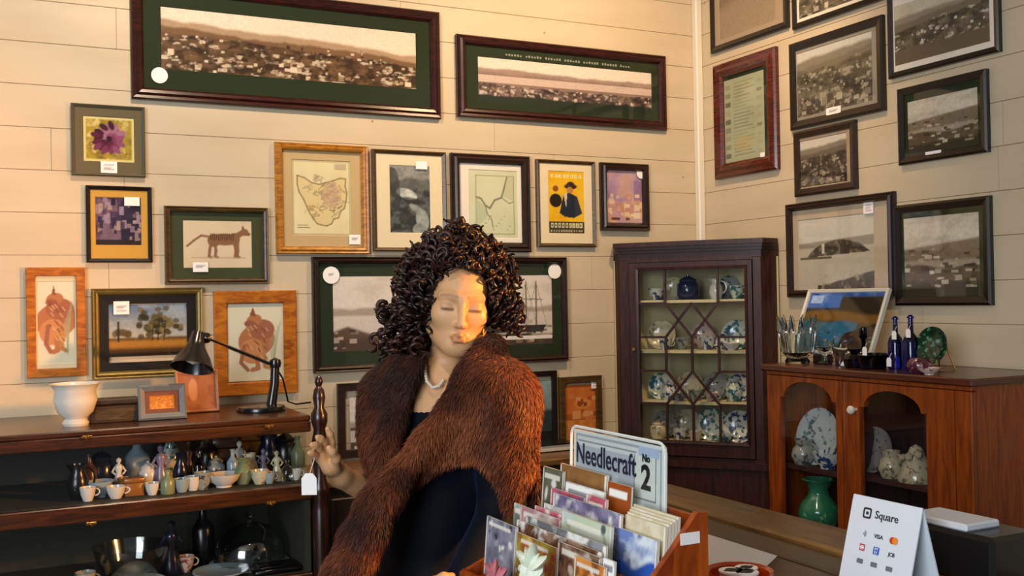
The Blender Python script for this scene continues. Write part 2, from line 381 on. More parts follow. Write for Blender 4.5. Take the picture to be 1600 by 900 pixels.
TAS = [(0.10,0.86),(0.22,0.83),(0.34,0.76),(0.47,0.74),(0.58,0.77),(0.70,0.80),(0.82,0.84),(0.91,0.83),(0.90,0.72),(0.93,0.62),(0.91,0.50),(0.88,0.40),(0.82,0.36),(0.78,0.26),(0.70,0.24),(0.66,0.17),(0.58,0.14),(0.50,0.15),(0.42,0.17),(0.36,0.24),(0.30,0.32),(0.25,0.42),(0.20,0.52),(0.13,0.62),(0.10,0.74)]
def p_tas(c):
    a = c.asp; c.mix(np.clip(fbm(c.X*3, c.Y*3, 2)-0.3, 0, 0.4), '#cdbf8b'); P = [(-0.01+x*1.02*a, 0.0+y*0.92) for x, y in TAS]
    c.poly(P, '#d8c590'); c.line(P+[P[0]], 0.014, '#6b5a33'); r = np.random.default_rng(8)
    def ins(x, y): return 0.25 < x/a < 0.85 and 0.25 < y < 0.75
    for k in range(48):
        x, y = r.uniform(0.2, 0.85)*a, r.uniform(0.25, 0.78); pts = [(x, y)]
        for _ in range(4): x += r.uniform(-0.07, 0.07); y += r.uniform(-0.06, 0.06); pts.append((x, y))
        c.line(pts, 0.008, ['#7a6436', '#9a7b52', '#86808a'][k % 3], 0.8)
    c.ell(0.65*a, 0.55, 0.12, 0.18, '#b99a7c', 0, 0.6); c.rect(0.72*a, 0.88, 0.93*a, 0.965, '#a99b7d', 0.7)
    c.line([(0.02*a, 0.015), (0.98*a, 0.015), (0.98*a, 0.985), (0.02*a, 0.985), (0.02*a, 0.015)], 0.01, '#8d8158'); c.rect(0.08*a, 0.1, 0.3*a, 0.105, '#7a6a44'); c.rect(0.08*a, 0.13, 0.26*a, 0.135, '#7a6a44')
def p_river(c):
    a = c.asp; c.C[:] = lin('#8f908c'); c.below(hillf(c, 0.80, 0.06, 5, 3), '#5a5c5b', 0.05); m = fbm(c.X*9, c.Y*9, 7)
    c.below(hillf(c, 0.66, 0.05, 9, 3), '#2e3131', 0.05); c.mix((c.Y < 0.66)*np.clip((m-0.5)*3, 0, 0.6), '#6f7472')
    c.ell(0.42*a, 0.58, 0.17, 0.075, '#c3cac4', -0.3); c.ell(.66*a, .36, .13, .05, '#8f9894', -.5); c.ell(.80*a, .20, .10, .17, '#9aa39f', .2); c.ell(.74*a, .05, .12, .10, '#868f8b')
    c.ell(0.12*a, 0.55, 0.09, 0.36, '#34393a', 0, .8); c.ell(0.05*a, 0.85, 0.1, 0.12, '#4c5050'); c.ell(0.25*a, 0.2, 0.22, 0.16, '#2b2f2f', 0, .8); c.ell(0.6*a, 0.48, 0.2, 0.04, '#2c3030', -0.2, .8); c.mix(np.clip((fbm(c.X*10, c.Y*10, 44)-.5)*3, 0, .5), '#6a706e'); c.grain(0.3, 5, 30)
def p_map2(c):
    a = c.asp; c.mix(np.clip(fbm(c.X*3, c.Y*3, 5)-0.35, 0, 0.4), '#b9bf98'); g = '#7b7d62'
    c.line([(0.14*a, 0.06), (0.14*a, 0.92), (0.92*a, 0.92), (0.92*a, 0.06), (0.14*a, 0.06)], 0.012, '#8f8a70')
    c.line([(0.15*a, 0.60), (0.24*a, 0.58), (0.33*a, 0.48), (0.42*a, 0.44), (0.52*a, 0.56), (0.66*a, 0.60), (0.72*a, 0.74), (0.78*a, 0.90)], 0.028, g)
    c.line([(0.33*a, 0.48), (0.36*a, 0.36), (0.45*a, 0.28), (0.48*a, 0.16)], 0.018, g); c.line([(0.66*a, 0.60), (0.82*a, 0.52), (0.9*a, 0.54)], 0.015, g)
    c.poly([(0.15*a, 0.58), (0.33*a, 0.46), (0.36*a, 0.3), (0.2*a, 0.2), (0.15*a, 0.2)], '#a8b295', 0.6); c.poly([(0.7*a, 0.62), (0.78*a, 0.9), (0.91*a, 0.9), (0.91*a, 0.55)], '#b6b795', 0.6)
    for k in range(12): c.rect((0.2+0.055*k)*a, 0.12+0.05*(k % 5), (0.24+0.055*k)*a, 0.13+0.05*(k % 5), '#8f8a70')
def p_poster(c):
    a = c.asp; c.mix(np.clip((fbm(c.X*4, c.Y*4, 6)-0.4)*2, 0, 0.8), '#d79a0a'); r = np.random.default_rng(3)
    for k in range(8): x = (0.08+0.11*k)*a; c.rect(x, 0.895, x+0.07*a, 0.955, '#f2e9b4'); c.rect(x+0.025*a, 0.91, x+0.045*a, 0.94, '#c08a10')
    c.ell(0.62*a, 0.76, 0.18*a, 0.045, '#2b1c14'); c.ell(0.62*a, 0.79, 0.11*a, 0.05, '#3b2416'); c.ell(0.60*a, 0.70, 0.09*a, 0.055, '#b9814f')
    c.poly([(0.30*a, 0.33), (0.42*a, 0.62), (0.58*a, 0.66), (0.80*a, 0.60), (0.94*a, 0.33), (0.7*a, 0.25), (0.45*a, 0.27)], '#232a3a')
    c.ell(0.20*a, 0.53, 0.17*a, 0.11, '#1d1712'); c.ell(0.20*a, 0.72, 0.08*a, 0.05, '#8a4a14'); c.poly([(0.42*a, 0.64), (0.52*a, 0.64), (0.49*a, 0.42)], '#cfc7b2')
    c.rect(0, 0.0, a, 0.19, '#2c2820')
    for k in range(9): x = (0.06+0.1*k)*a; c.rect(x, 0.09, x+0.075*a, 0.17, '#e0d9b0', 0.85); c.rect(x+0.02*a, 0.11, x+0.05*a, 0.15, '#2c2820')
    for k in range(13): x = (0.05+0.07*k)*a; c.rect(x, 0.03, x+0.045*a, 0.06, '#b8b090', 0.8)
def p_purple(c):
    a = c.asp; c.mix(np.clip((fbm(c.X*3, c.Y*3, 16)-0.3)*2, 0, 0.9), '#9a7fa2'); c.poly([(0.25*a, 0.5), (0.45*a, 0.95), (0.62*a, 0.9), (0.7*a, 0.5)], '#c9a08c', 0.6)
    c.rect(0.75*a, 0.3, a, 0.8, '#7a5f92', 0.6); c.mix((c.Y < 0.42)*np.clip((fbm(c.X*7, c.Y*7, 12)-0.35)*3, 0, 0.9), '#d6a680'); c.spots(40, 4, 0.06, 0.5, 0.1, ['#e2bb94', '#c48f72', '#b78ea0', '#e8cfae'], 1.2)
    c.rect(0.1*a, 0.04, 0.35*a, 0.10, '#6a3a34'); c.rect(0.5*a, 0.05, 0.62*a, 0.09, '#7a4a44'); c.grain(0.1, 2, 12)
def p_trees(c):
    a = c.asp; t = c.Y[..., None]; c.C = np.array(lin('#d2c59c'))*(1-t)+np.array(lin('#52749c'))*t
    c.mix(np.clip((fbm(c.X*3, c.Y*5, 3)-0.5)*3, 0, 0.6), '#a9b4bb'); c.below(hillf(c, 0.36, 0.02, 3, 4), '#6a4a1c', 0.04); c.below(0.30+0*c.X, '#a8752a', 0.05); c.below(0.16+0*c.X, '#4a2f10', 0.08); c.below(0.07+0*c.X, '#1a1208', 0.05)
    r = np.random.default_rng(4)
    for k in range(80):
        x = (0.62+0.18*r.normal()*0.8)*a; y = 0.58+0.14*r.normal(); 
        if 0.36*a < x < 0.92*a and 0.34 < y < 0.95: c.ell(x, y, 0.06, 0.05, ['#3f3a1c', '#57502a', '#2b2a16', '#75693c'][k % 4], 0, 0.85)
    for k in range(10): c.ell((0.08+0.02*k+0.01*r.normal())*a, 0.42+0.06*r.random(), 0.05, 0.07, '#5a4a26', 0, 0.8)
    for x in (0.55, 0.62, 0.70): c.line([(x*a, 0.3), ((x+0.02)*a, 0.62)], 0.02, '#2a2012')
    c.line([(0.12*a, 0.3), (0.12*a, 0.66)], 0.04, '#332a16'); c.grain(0.15, 3, 30)
def p_roo(c):
    a = c.asp; b = '#b4744c'; c.mix(np.clip(fbm(c.X*2, c.Y*2, 5)-0.4, 0, 0.3), '#cfd3b8')
    c.ell(0.5*a, 0.52, 0.24, 0.21, b, 0.4); c.ell(0.42*a, 0.38, 0.16, 0.16, '#c98a5a'); c.ell(0.60*a, 0.66, 0.16, 0.13, '#a2644a'); c.ell(0.46*a, 0.78, 0.10, 0.075, b, 0.3)
    c.poly([(0.38*a, 0.84), (0.44*a, 0.95), (0.5*a, 0.83)], '#8e5236'); c.ell(0.38*a, 0.74, 0.07, 0.04, '#9a5c44'); c.line([(0.5*a, 0.3), (0.52*a, 0.16), (0.42*a, 0.14)], 0.06, b); c.line([(0.62*a, 0.45), (0.64*a, 0.18), (0.76*a, 0.15)], 0.05, '#b4844c')
    c.line([(0.28*a, 0.45), (0.22*a, 0.24), (0.34*a, 0.14)], 0.05, '#a2644a'); r = np.random.default_rng(5)
    for k in range(30): x = r.uniform(0.3, 0.7)*a; y = r.uniform(0.3, 0.75); c.line([(x, y), (x+0.03, y-0.04)], 0.012, ['#7e4630', '#d9a878'][k % 2])
    for k in range(6): c.line([(0.8*a, 0.1+0.03*k), ((0.72+0.04*k)*a, 0.5+0.05*k)], 0.012, '#9aa684', 0.7)
def p_harbour(c):
    a = c.asp; c.C[:] = lin('#dcd2c6'); c.mix(np.clip((fbm(c.X*2, c.Y*6, 5)-0.5)*3, 0, 0.5), '#bfb2a2'); c.below(hillf(c, 0.56, 0.04, 5, 2), '#a8988a', 0.04); c.below(0.47+0*c.X, '#cfc4b8', 0.03)
    c.below(np.where(c.X < 0.30*a, 0.33-1.1*np.abs(c.X/a-0.06), 0.12), '#5c4638', 0.04); c.below(hillf(c, 0.16, 0.03, 8, 4), '#4a3a30', 0.05); c.spots(80, 5, 0.02, 0.26, 0.08, ['#8a7464', '#b7a492', '#332720'], 1.6)
    for k, x in enumerate((0.74, 0.80, 0.87, 0.92)):
        c.line([(x*a, 0.25), (x*a, 0.9)], 0.022, '#4e463f'); c.line([((x-0.03)*a, 0.66), ((x+0.03)*a, 0.64)], 0.015, '#6c635a')
        c.line([(x*a, 0.9), ((x-0.05)*a, 0.28)], 0.009, '#8b8278'); c.line([(x*a, 0.9), ((x+0.05)*a, 0.28)], 0.009, '#8b8278')
    c.poly([(0.66*a, 0.28), (0.97*a, 0.28), (0.95*a, 0.18), (0.69*a, 0.18)], '#332c29'); c.poly([(0.74*a, 0.36), (0.9*a, 0.36), (0.9*a, 0.3), (0.74*a, 0.3)], '#b5aca0'); c.rect(0.6*a, 0.08, a, 0.13, '#e3dbd2'); c.grain(0.1, 6, 40)
def p_house(c):
    a = c.asp; c.C[:] = lin('#d9d2c8'); c.below(hillf(c, 0.55, 0.05, 6, 2), '#a49a90', 0.05); c.rect(0, 0, a, 0.42, '#54483f'); c.poly([(0.45*a, 0.36), (0.45*a, 0.6), (0.75*a, 0.72), (1.05*a, 0.6), (1.05*a, 0.36)], '#3a312b'); c.rect(0.02*a, 0.14, 0.3*a, 0.36, '#c9c2c2'); c.rect(0.12*a, 0.0, 0.5*a, 0.07, '#d8d2c8'); c.grain(0.2, 4, 20)
def p_bluephoto(c):
    t = c.Y[..., None]; c.C = np.array(lin('#3a4a4c'))*(1-t)+np.array(lin('#8fa6a8'))*t; c.below(hillf(c, 0.52, 0.06, 3, 3), '#2a3a3c', 0.06); c.rect(0.35*c.asp, 0.2, 0.75*c.asp, 0.46, '#6d9096', 0.8); c.rect(0, 0, c.asp, 0.18, '#11161a'); c.rect(0.1*c.asp, 0.12, 0.6*c.asp, 0.17, '#a9b5b4'); c.grain(0.2, 4, 14)
def p_orangemap(c):
    a = c.asp; c.mix(np.clip((fbm(c.X*3, c.Y*3, 5)-0.35)*2, 0, 0.8), '#b85a22'); c.ell(0.55*a, 0.68, 0.16, 0.09, '#d98a3a'); c.ell(0.55*a, 0.66, 0.1, 0.04, '#7a3a14'); c.rect(0.1*a, 0.40, 0.9*a, 0.42, '#8a4a1a'); c.mix((c.Y < 0.4)*np.clip((fbm(c.X*8, c.Y*8, 3)-0.4)*3, 0, 0.8), '#cf9a4a'); c.spots(24, 5, 0.05, 0.9, 0.12, ['#c97a4a', '#9a4620', '#d8a468'], 1.4)
def p_doc(c):
    a = c.asp; c.mix(np.clip(fbm(c.X*4, c.Y*4, 7)-0.3, 0, 0.5), '#8f967a'); r = np.random.default_rng(4)
    for k in range(9): y = 0.95-0.1*k; c.rect(0.05*a, y-0.075, 0.18*a, y-0.02, ['#4a5640', '#7b8268'][k % 2], 0.8 if k % 3 else 0.3); c.rect(0.82*a, y-0.07, 0.94*a, y-0.03, '#56624a', 0.6 if k % 4 == 1 else 0.15)
    for k in range(22): y = 0.93-0.04*k; x1 = r.uniform(0.5, 0.78)*a; c.rect(0.26*a, y, x1, y+0.012, '#7d7c62', 0.7)
    c.ell(0.5*a, 0.22, 0.16, 0.09, '#b0a060', 0, 0.5); c.rect(0, 0, a, 0.03, '#3d4a3a')
def p_island(c):
    a = c.asp; c.C[:] = lin('#c9c4b6'); c.below(0.62+0*c.X, '#b3ab99', 0.06); c.below(hillf(c, 0.66, 0.01, 4, 3, 0.06), '#8f8878', 0.02); c.below(0.585+0*c.X, '#b8b09d', 0.02)
    xx = c.X/a; top = 0.46+0.22*np.clip(np.sin(np.clip((xx-0.12)/0.86, 0, 1)*math.pi), 0, 1)**0.7+0.03*(fbm(c.X*7, c.X*0, 3)-0.5); bot = 0.45+0.05*xx
    c.mix(((c.Y < top) & (c.Y > bot) & (xx > 0.05) & (xx < 0.98))*1.0, '#3d382d'); c.mix(((c.Y < top) & (c.Y > bot))*np.clip((fbm(c.X*14, c.Y*14, 5)-0.52)*5, 0, 0.7), '#7f7560'); c.rect(0.32*a, 0.5, 0.36*a, 0.64, '#c8c0ac')
    c.rect(0.02*a, 0.43, 0.45*a, 0.455, '#5a5244'); c.below(np.where(xx > 0.25, 0.04+0.27*(xx-0.25)+0.05*(fbm(c.X*9, c.X*0, 8)-0.5), -1), '#4a4438', 0.02); c.mix((c.Y < 0.2)*(xx > 0.3)*np.clip((fbm(c.X*15, c.Y*15, 9)-0.55)*5, 0, 0.8), '#a09680'); c.grain(0.1, 5, 40)
def p_shore(c):
    a = c.asp; xx = c.X/a; c.C[:] = lin('#cfc8b4'); c.mix(np.clip((fbm(c.X*2, c.Y*7, 25)-0.45)*3, 0, 0.6), '#a8a08c'); c.below(0.60+0.10*xx+0*c.X, '#7b6e58', 0.03); c.below(0.45+0*c.X, '#a09580', 0.03); c.below(0.37+0.03*np.sin(8*xx), '#5e4f3a', 0.03); c.below(0.18+0*c.X, '#3a3628', 0.06); c.spots(60, 5, 0.1, 0.6, 0.09, ['#b0a48c', '#6a5a44', '#d0c6b0', '#3a3226'], 2.2); c.grain(0.2, 5, 30)
def p_beach(c):
    xx = c.X/c.asp; c.C[:] = lin('#9c8d77'); c.below(0.9-0.25*xx, '#7b6a54', 0.1); 
    for k in range(6): c.line([(0, 0.95-0.07*k), (0.5*c.asp, 0.85-0.03*k), (c.asp, 0.98-0.04*k)], 0.02, ['#4a3c2c', '#b5a68e'][k % 2], 0.8)
    c.ell(0.12*c.asp, 0.78, 0.1, 0.06, '#2f261c', 0.4); c.below(0.45+0.2*xx, '#93826a', 0.15); c.grain(0.15, 6, 30)
def p_lake(c):
    a = c.asp; xx = c.X/a; c.C[:] = lin('#2c64b8'); c.mix(np.clip((fbm(c.X*3, c.Y*5, 5)-0.55)*4, 0, 0.6), '#8fb0e0'); c.rect(0.03*a, 0.82, 0.2*a, 0.96, '#a9c4f0', 0.8); c.below(0.74+0.0*xx, '#1c2a3e', 0.03); c.below(np.where(xx > 0.45, 0.95, 0.4), '#20190f', 0.08); c.below(0.66+0.04*np.sin(5*xx), '#6a4c16', 0.06); c.below(0.56-0.1*xx, '#3d3a1c', 0.06); c.below(np.where(xx < 0.75, 0.50, 0.36)+0.02*np.sin(14*xx), '#1f5f80', 0.05); c.poly([(0.6*a, 0.3), (a, 0.5), (a, 0), (0.55*a, 0)], '#2a1a10'); c.spots(30, 5, 0.02, 0.4, 0.06, ['#3f7a94', '#1a3a50', '#b0763e', '#5a3a24'], 1.6); c.grain(0.15, 4, 20)
def p_tag(c):
    a = c.asp
    for k in range(3): c.rect(0.15*a, 0.62-0.2*k, (0.85-0.15*(k % 2))*a, 0.72-0.2*k, '#a39c9c', 0.8)
def print_mesh(name, w, h, painter, bg, parent, M=None, cell=0.0028, mat=None):
    nx = max(6, min(230, int(w/cell))); ny = max(6, min(200, int(h/cell)))
    c = Canvas(nx, ny, w/h, bg)
    if painter: painter(c)
    gx, gy = np.meshgrid(np.linspace(-w/2, w/2, nx), np.linspace(-h/2, h/2, ny))
    V = np.stack([gx.ravel(), gy.ravel(), np.zeros(nx*ny)], 1)
    if M is not None: M = np.array(M); V = V @ M[:3, :3].T+M[:3, 3]
    i = np.arange(nx*ny).reshape(ny, nx); Fq = np.stack([i[:-1, :-1].ravel(), i[:-1, 1:].ravel(), i[1:, 1:].ravel(), i[1:, :-1].ravel()], 1)
    return rawmesh(name, V, Fq, mat or PRINT, parent, False, np.clip(c.C.reshape(-1, 3), 0, 1))
def blank(c): pass
# ------------------------------------------------------------------ framed pictures on the two walls
PROFS = {'classic': [(0,0),(0,.017),(.12,.024),(.35,.021),(.55,.027),(.8,.024),(1,.014),(1,.004)],
         'flat': [(0,0),(0,.018),(.06,.020),(.9,.019),(1,.014),(1,.004)],
         'thin': [(0,0),(0,.016),(.3,.020),(1,.013),(1,.004)]}
def WA(x, y, d=0.02): p = on(1, -d, x, y); return p[0], p[2]
def WB(x, y, d=0.02): p = on(0, -d, x, y); return -p[1], p[2]
def picture(wall, label, outer, fw, fmat, opening, matm, painter, bg, prof='classic', tags=(), rounds=(), slip=None, name='framed_picture', cell=0.0028, caption=None, group=None, tilt=0.0):
    W = WA if wall == 'A' else WB
    u0, z1 = W(outer[0], outer[1]); u1, z0 = W(outer[2], outer[3]); w, h = u1-u0, z1-z0
    cu = (u0+u1)/2
    rot = Matrix(((1,0,0),(0,0,-1),(0,1,0))).to_4x4() if wall == 'A' else Matrix(((0,0,-1),(-1,0,0),(0,1,0))).to_4x4()
    loc = (cu, 0, z0) if wall == 'A' else (0, -cu, z0)
    o = thing(name, label, 'picture', mat4=Matrix.Translation(loc) @ rot @ Matrix.Rotation(tilt, 4, 'Z'), group=group)
    fwm = fw*abs(W(outer[0]+10, outer[1])[0]-u0)/10
    L = lambda x, y: (lambda q: (q[0]-cu, q[1]-z0))(W(x, y, 0.01))
    R_ = lambda t, hh: (-w/2+t, t, w/2-t, h-t, hh)
    MB().ring([R_(a*fwm, b) for a, b in PROFS[prof]]).build('frame', fmat, o)
    a0, b1 = L(opening[0], opening[1]); a1, b0 = L(opening[2], opening[3])
    a0 = max(a0, -w/2+fwm*0.9); a1 = min(a1, w/2-fwm*0.9); b0 = max(b0, fwm*0.9); b1 = min(b1, h-fwm*0.9)
    t = fwm*0.95
    if slip:
        s, sm = slip; MB().ring([R_(t, .013), R_(t+s, .012), R_(t+s, .006)]).build('slip', sm, o); t += s
    if matm is not None:
        MB().ring([R_(t, .0095), (a0-.002, b0-.002, a1+.002, b1+.002, .0095), (a0, b0, a1, b1, .0075)]).build('mat_board', matm, o)
    print_mesh('print', a1-a0+.002, b1-b0+.002, painter, bg, o, Matrix.Translation(((a0+a1)/2, (b0+b1)/2, .007)), cell)
    MB().box((-w/2+fwm*.9, fwm*.9, .0118), (w/2-fwm*.9, h-fwm*.9, .0132)).build('glass', GLASS, o)
    if caption:
        c0, c1 = L(caption[0], caption[1]); c2, c3 = L(caption[2], caption[3]); n = 46
        mb = MB(); rr = random.Random(3)
        for k in range(n):
            if k % 7 == 6: continue
            x = c0+(c2-c0)*k/n; y = c1+(c3-c1)*k/n*0; hh = .010*rr.uniform(.6, 1); mb.box((x, y-.002, .0095), (x+(c2-c0)/n*.6, y-.002+hh, .0101))
        mb.build('caption', plain('faded_caption_ink', '#8f9485', .7), o)
    for x0, y0, x1, y1 in tags:
        p0, q1 = L(x0, y0); p1, q0 = L(x1, y1)
        tg = MB().box((p0, q0, .0133), (p1, q1, .0142)).build('price_sticker', STICK, o)
        print_mesh('writing', (p1-p0)*.9, (q1-q0)*.9, p_tag, '#f4f0ee', tg, Matrix.Translation(((p0+p1)/2, (q0+q1)/2, .0145)), .004)
    for x, y, r in rounds:
        p, q = L(x, y); rm = abs(L(x+r, y)[0]-p)
        tg = MB().lathe([(rm, 0), (rm, .001)], 20, (p, q, .0133)).build('round_sticker', STICK, o)
        print_mesh('writing', rm*1.1, rm*.9, p_tag, '#f4f0ee', tg, Matrix.Translation((p, q, .0145)), .004)
    return o
PA = lambda *a, **k: picture('A', *a, **k)
PB = lambda *a, **k: picture('B', *a, **k)
PA('wide mahogany framed sepia panorama of a hillside town, largest picture at the top left', (203,-38,690,186), 20, MAHOG, (251,10,651,139), GREENMAT, town(**SEP, seed=5, hz=.70, slope=-.20, spots=180), '#e6d3bd', rounds=[(249,118,13)])
PA('wide mahogany framed harbour panorama with a line of pale caption lettering on green mat', (714,52,1043,204), 14, MAHOG, (747,88,1019,178), GREENMAT, town('#ddd3c4','#9a8478','#8a7268','#352a2a','#d5c4b8', seed=8, hz=.66, slope=-.03, water=(.16,'#c7b2a6'), spots=170, fore=(.16,'#1f2a20')), '#ddd3c4', caption=(790,86,985,100))
PA('flower print with purple petals in a grey mat at the far left', (111,160,228,277), 5, GREYF, (130,181,210,254), GREYMAT, p_flower, '#a8922e', 'thin', tags=[(157,252,183,271)], slip=None)
PA('small black framed print with a gold mat and dark purple street scene', (134,289,239,410), 7, BLACKF, (149,308,221,383), GOLDMAT, p_street, '#3a2d40', 'thin', tags=[(194,308,218,322)])
PA('striped animal drawing with stiff tail in an olive brown frame', (257,321,421,443), 10, OLIVEW, (286,344,394,418), plain('olive_mat', '#39401f', .85), p_tiger, '#dcc9a8', 'classic', tags=[(301,410,325,425)])
PA('old map of an island in a wide golden oak frame', (430,221,578,397), 12, GOLDW, (456,249,549,368), TANMAT, p_tas, '#e0d6ab', 'classic', tags=[(545,367,563,382)])
PA('grey river photograph with a broad cream mat and thin gilt brown frame', (582,232,700,393), 6, OLIVEW, (609,258,673,364), CREAMMAT, p_river, '#8f908c', 'thin', tags=[(649,252,667,265)])
PA('pale green coast map in a heavy dark brown frame behind the curly wig', (705,238,831,394), 14, DARKW, (733,265,810,372), WHITEMAT, p_map2, '#cfd2b2', 'classic')
PA('bright yellow poster of a figure in a dark hat with a cream mat', (839,248,933,386), 5, OLIVEW, (857,267,914,365), CREAMMAT, p_poster, '#e8b818', 'thin')
PA('small lilac and peach print in a dark frame nearest the room corner', (939,253,1016,361), 10, DARKW, (949,265,1006,348), None, p_purple, '#c4a1a6', 'classic', rounds=[(1001,271,7)])
PA('painting of bushy trees under a blue sky in a gilt frame with black slip', (143,451,319,585), 12, GILT, (170,477,292,553), None, p_trees, '#6c86a8', 'classic', tags=[(177,471,202,491)], slip=(.030, plain('black_slip','#0d0a08',.4)))
PA('reddish brown creature drawing in a wide orange pine frame behind the desk lamp', (334,455,465,613), 21, ORANGEW, (356,475,447,592), None, p_roo, '#ddd6bd', 'flat')
PA('orange pine picture frame cut by the left edge of the photo', (40,418,135,587), 15, ORANGEW, (58,440,118,566), CREAMMAT, p_roo, '#ddd6bd', 'flat')
PA('long harbour photograph with sailing ships behind the fur stole figure', (488,401,889,564), 11, DARKW, (520,432,864,536), GREENMAT, p_harbour, '#dcd2c6', 'classic', rounds=[(517,430,13),(866,424,10)])
PA('small dark framed house photograph low on the wall beside the raised hand', (528,600,622,709), 12, DARKW, (547,622,604,698), None, p_house, '#d9d2c8', 'flat')
PA('misty blue photograph in a black frame low behind the fur shoulder', (776,584,873,703), 8, BLACKF, (790,598,866,690), None, p_bluephoto, '#8fa6a8', 'flat')
PA('small glowing orange print in a brown frame next to the corner cabinet', (875,590,943,703), 9, OLIVEW, (884,603,934,690), None, p_orangemap, '#cc7434', 'flat', tags=[(923,591,941,606)])
PB('sepia beach photograph in a thin dark frame at the top beside the corner trim', (1106,-62,1229,42), 6, BLACKF, (1122,-42,1211,31), SEPIAMAT, p_beach, '#9c8d77', 'thin')
PB('photograph with white mat cropped by the top edge above the hillside view', (1234,-78,1381,-3), 6, BLACKF, (1246,-66,1372,-14), WHITEMAT, town(**BW, seed=21, hz=.8, spots=60), '#8a8070', 'thin')
PB('riverside houses photograph in a dark frame at the upper right edge', (1384,-8,1560,80), 7, BLACKF, (1396,12,1546,64), WHITEMAT, town('#c9c2a8','#8c8370','#6f6553','#2e2a22','#d8d0bc', seed=31, hz=.66, slope=.1, spots=130, fore=(.24,'#5a4c3c'), cloud=.3), '#c9c2a8', 'thin')
PB('tall reddish mahogany framed document with green mat right of the corner trim', (1113,104,1214,264), 14, wood('red_mahogany','#2a0c08','#6a2414',.25,9,(2,14,2)), (1128,128,1195,247), GREENMAT, p_doc, '#a9ad90', 'classic', tags=[(1189,239,1196,247)])
PB('large dark framed photograph of a wooded hillside town in the middle of the right wall', (1231,70,1380,172), 9, BLACKF, (1244,85,1363,157), plain('grey_white_mat','#8a8478',.8), town('#c2c3bb','#7d776a','#6d6656','#39352b','#a19a88', seed=41, hz=.74, slope=.08, spots=220), '#c2c3bb', 'thin', tags=[(1292,170,1315,178)])
PB('small dark framed street photograph with pinkish mat below the hillside town view', (1238,207,1336,295), 8, DARKW, (1248,222,1323,283), SEPIAMAT, town('#c9c4b8','#7d7466','#5f5548','#1f1a14','#a89a86', seed=51, hz=.7, slope=.05, spots=130), '#c9c4b8', 'thin')
PB('dark framed coastline photograph at the right edge between two larger ones', (1400,140,1542,237), 9, BLACKF, (1417,160,1528,226), GREENMAT, p_shore, '#cfc8b4', 'thin', tags=[(1447,238,1472,247)])
PB('photograph of a wooded island in calm water with beige mat above the glassware', (1227,320,1398,463), 8, DARKW, (1247,345,1366,450), plain('beige_mat','#b8a58c',.85), p_island, '#c9c4b6', 'classic', tags=[(1350,315,1366,333)])
PB('dark framed view of a shore under cloud at the lower right edge', (1394,322,1548,477), 10, BLACKF, (1411,342,1531,462), GREENMAT, p_shore, '#cfc8b4', 'thin', tags=[(1457,466,1482,474)])
# ------------------------------------------------------------------ furniture
CABW = wood('dark_mahogany_cabinet', '#220e08', '#46221a', 0.42, 5, (12, 12, 1.2), 0.08, 0.35)
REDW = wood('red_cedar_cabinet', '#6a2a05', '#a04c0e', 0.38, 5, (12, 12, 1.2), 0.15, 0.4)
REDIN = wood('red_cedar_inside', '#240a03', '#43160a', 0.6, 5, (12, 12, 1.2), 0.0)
CASEW = wood('brown_case_wood', '#221006', '#4e280d', 0.3, 5, (1.2, 12, 12), 0.3)
CASEIN = plain('case_lining', '#2c2c20', 0.8)
CABIN = plain('cabinet_lining_cream', '#cfc698', 0.7)
PANE = pane_mat('cabinet_glass', 0.03, 0.02)
PORC_BW = china('blue_and_white_glaze', '#cfd4cc', '#26406e', 55, .50)
PORC_TEAL = china('teal_printed_glaze', '#c9d2c4', '#2f6a74', 45, .50)
PORC_CREAM = china('cream_glaze', '#cfc6a4', '#9a8a52', 40, .58)
PORC_WHITE = plain('white_glaze', '#d9d6cc', 0.15, coat=.4)
PORC_NAVY = plain('navy_glaze', '#141f45', 0.15, coat=.4)
PORC_ROSE = china('rose_glaze', '#cdb8ab', '#8a4a42', 50, .55)
PORC_GREEN = china('green_glaze', '#2f7a58', '#7fb898', 30, .60)
PORC_GREY = china('grey_glaze', '#8f948c', '#3f4a48', 50, .55)
CLEAR = glassy('clear_cut_glass', '#f2f5f2', 0.03)
COBALT = glassy('cobalt_glass', '#1a28b0', 0.05)
GREENGL = glassy('dark_green_glass', '#1d5a3c', 0.06)
AMBER = glassy('amber_glass', '#8a4a12', 0.06)

# --- small ware builders: every one is a single turned or modelled piece standing on z = 0
def plate_mb(r, depth=.02): 
    return MB().lathe([(0.0, .004), (r*.55, .004), (r*.62, .0), (r*.66, .0), (r*.7, .008), (r, depth), (r, depth+.004), (r*.7, .013), (r*.6, .010), (0.0, .010)], 28)
def plate_up(r, tilt=12):
    m = plate_mb(r); a = math.radians(90-tilt); m.xf(Matrix.Rotation(a, 4, 'X'))
    zmin = min(p[2] for p in m.v); m.xf(Matrix.Translation((0, 0, -zmin))); return m
def cup_mb(r, h, handle=True):
    m = MB().lathe([(0, 0), (r*.55, 0), (r*.6, h*.08), (r*.85, h*.45), (r, h), (r*.93, h), (r*.78, h*.45), (r*.5, h*.12), (0, h*.1)], 20)
    if handle: m.tube([(r*.86+r*.55*math.sin(t), 0, h*.35+h*.5*(1-math.cos(t))/2) for t in np.linspace(0, math.pi, 9)], r*.09, 6)
    return m
def bowl_mb(r, h): return MB().lathe([(0, 0), (r*.45, 0), (r*.45, h*.12), (r*.8, h*.5), (r, h), (r*.95, h), (r*.74, h*.52), (r*.4, h*.2), (0, h*.18)], 24)
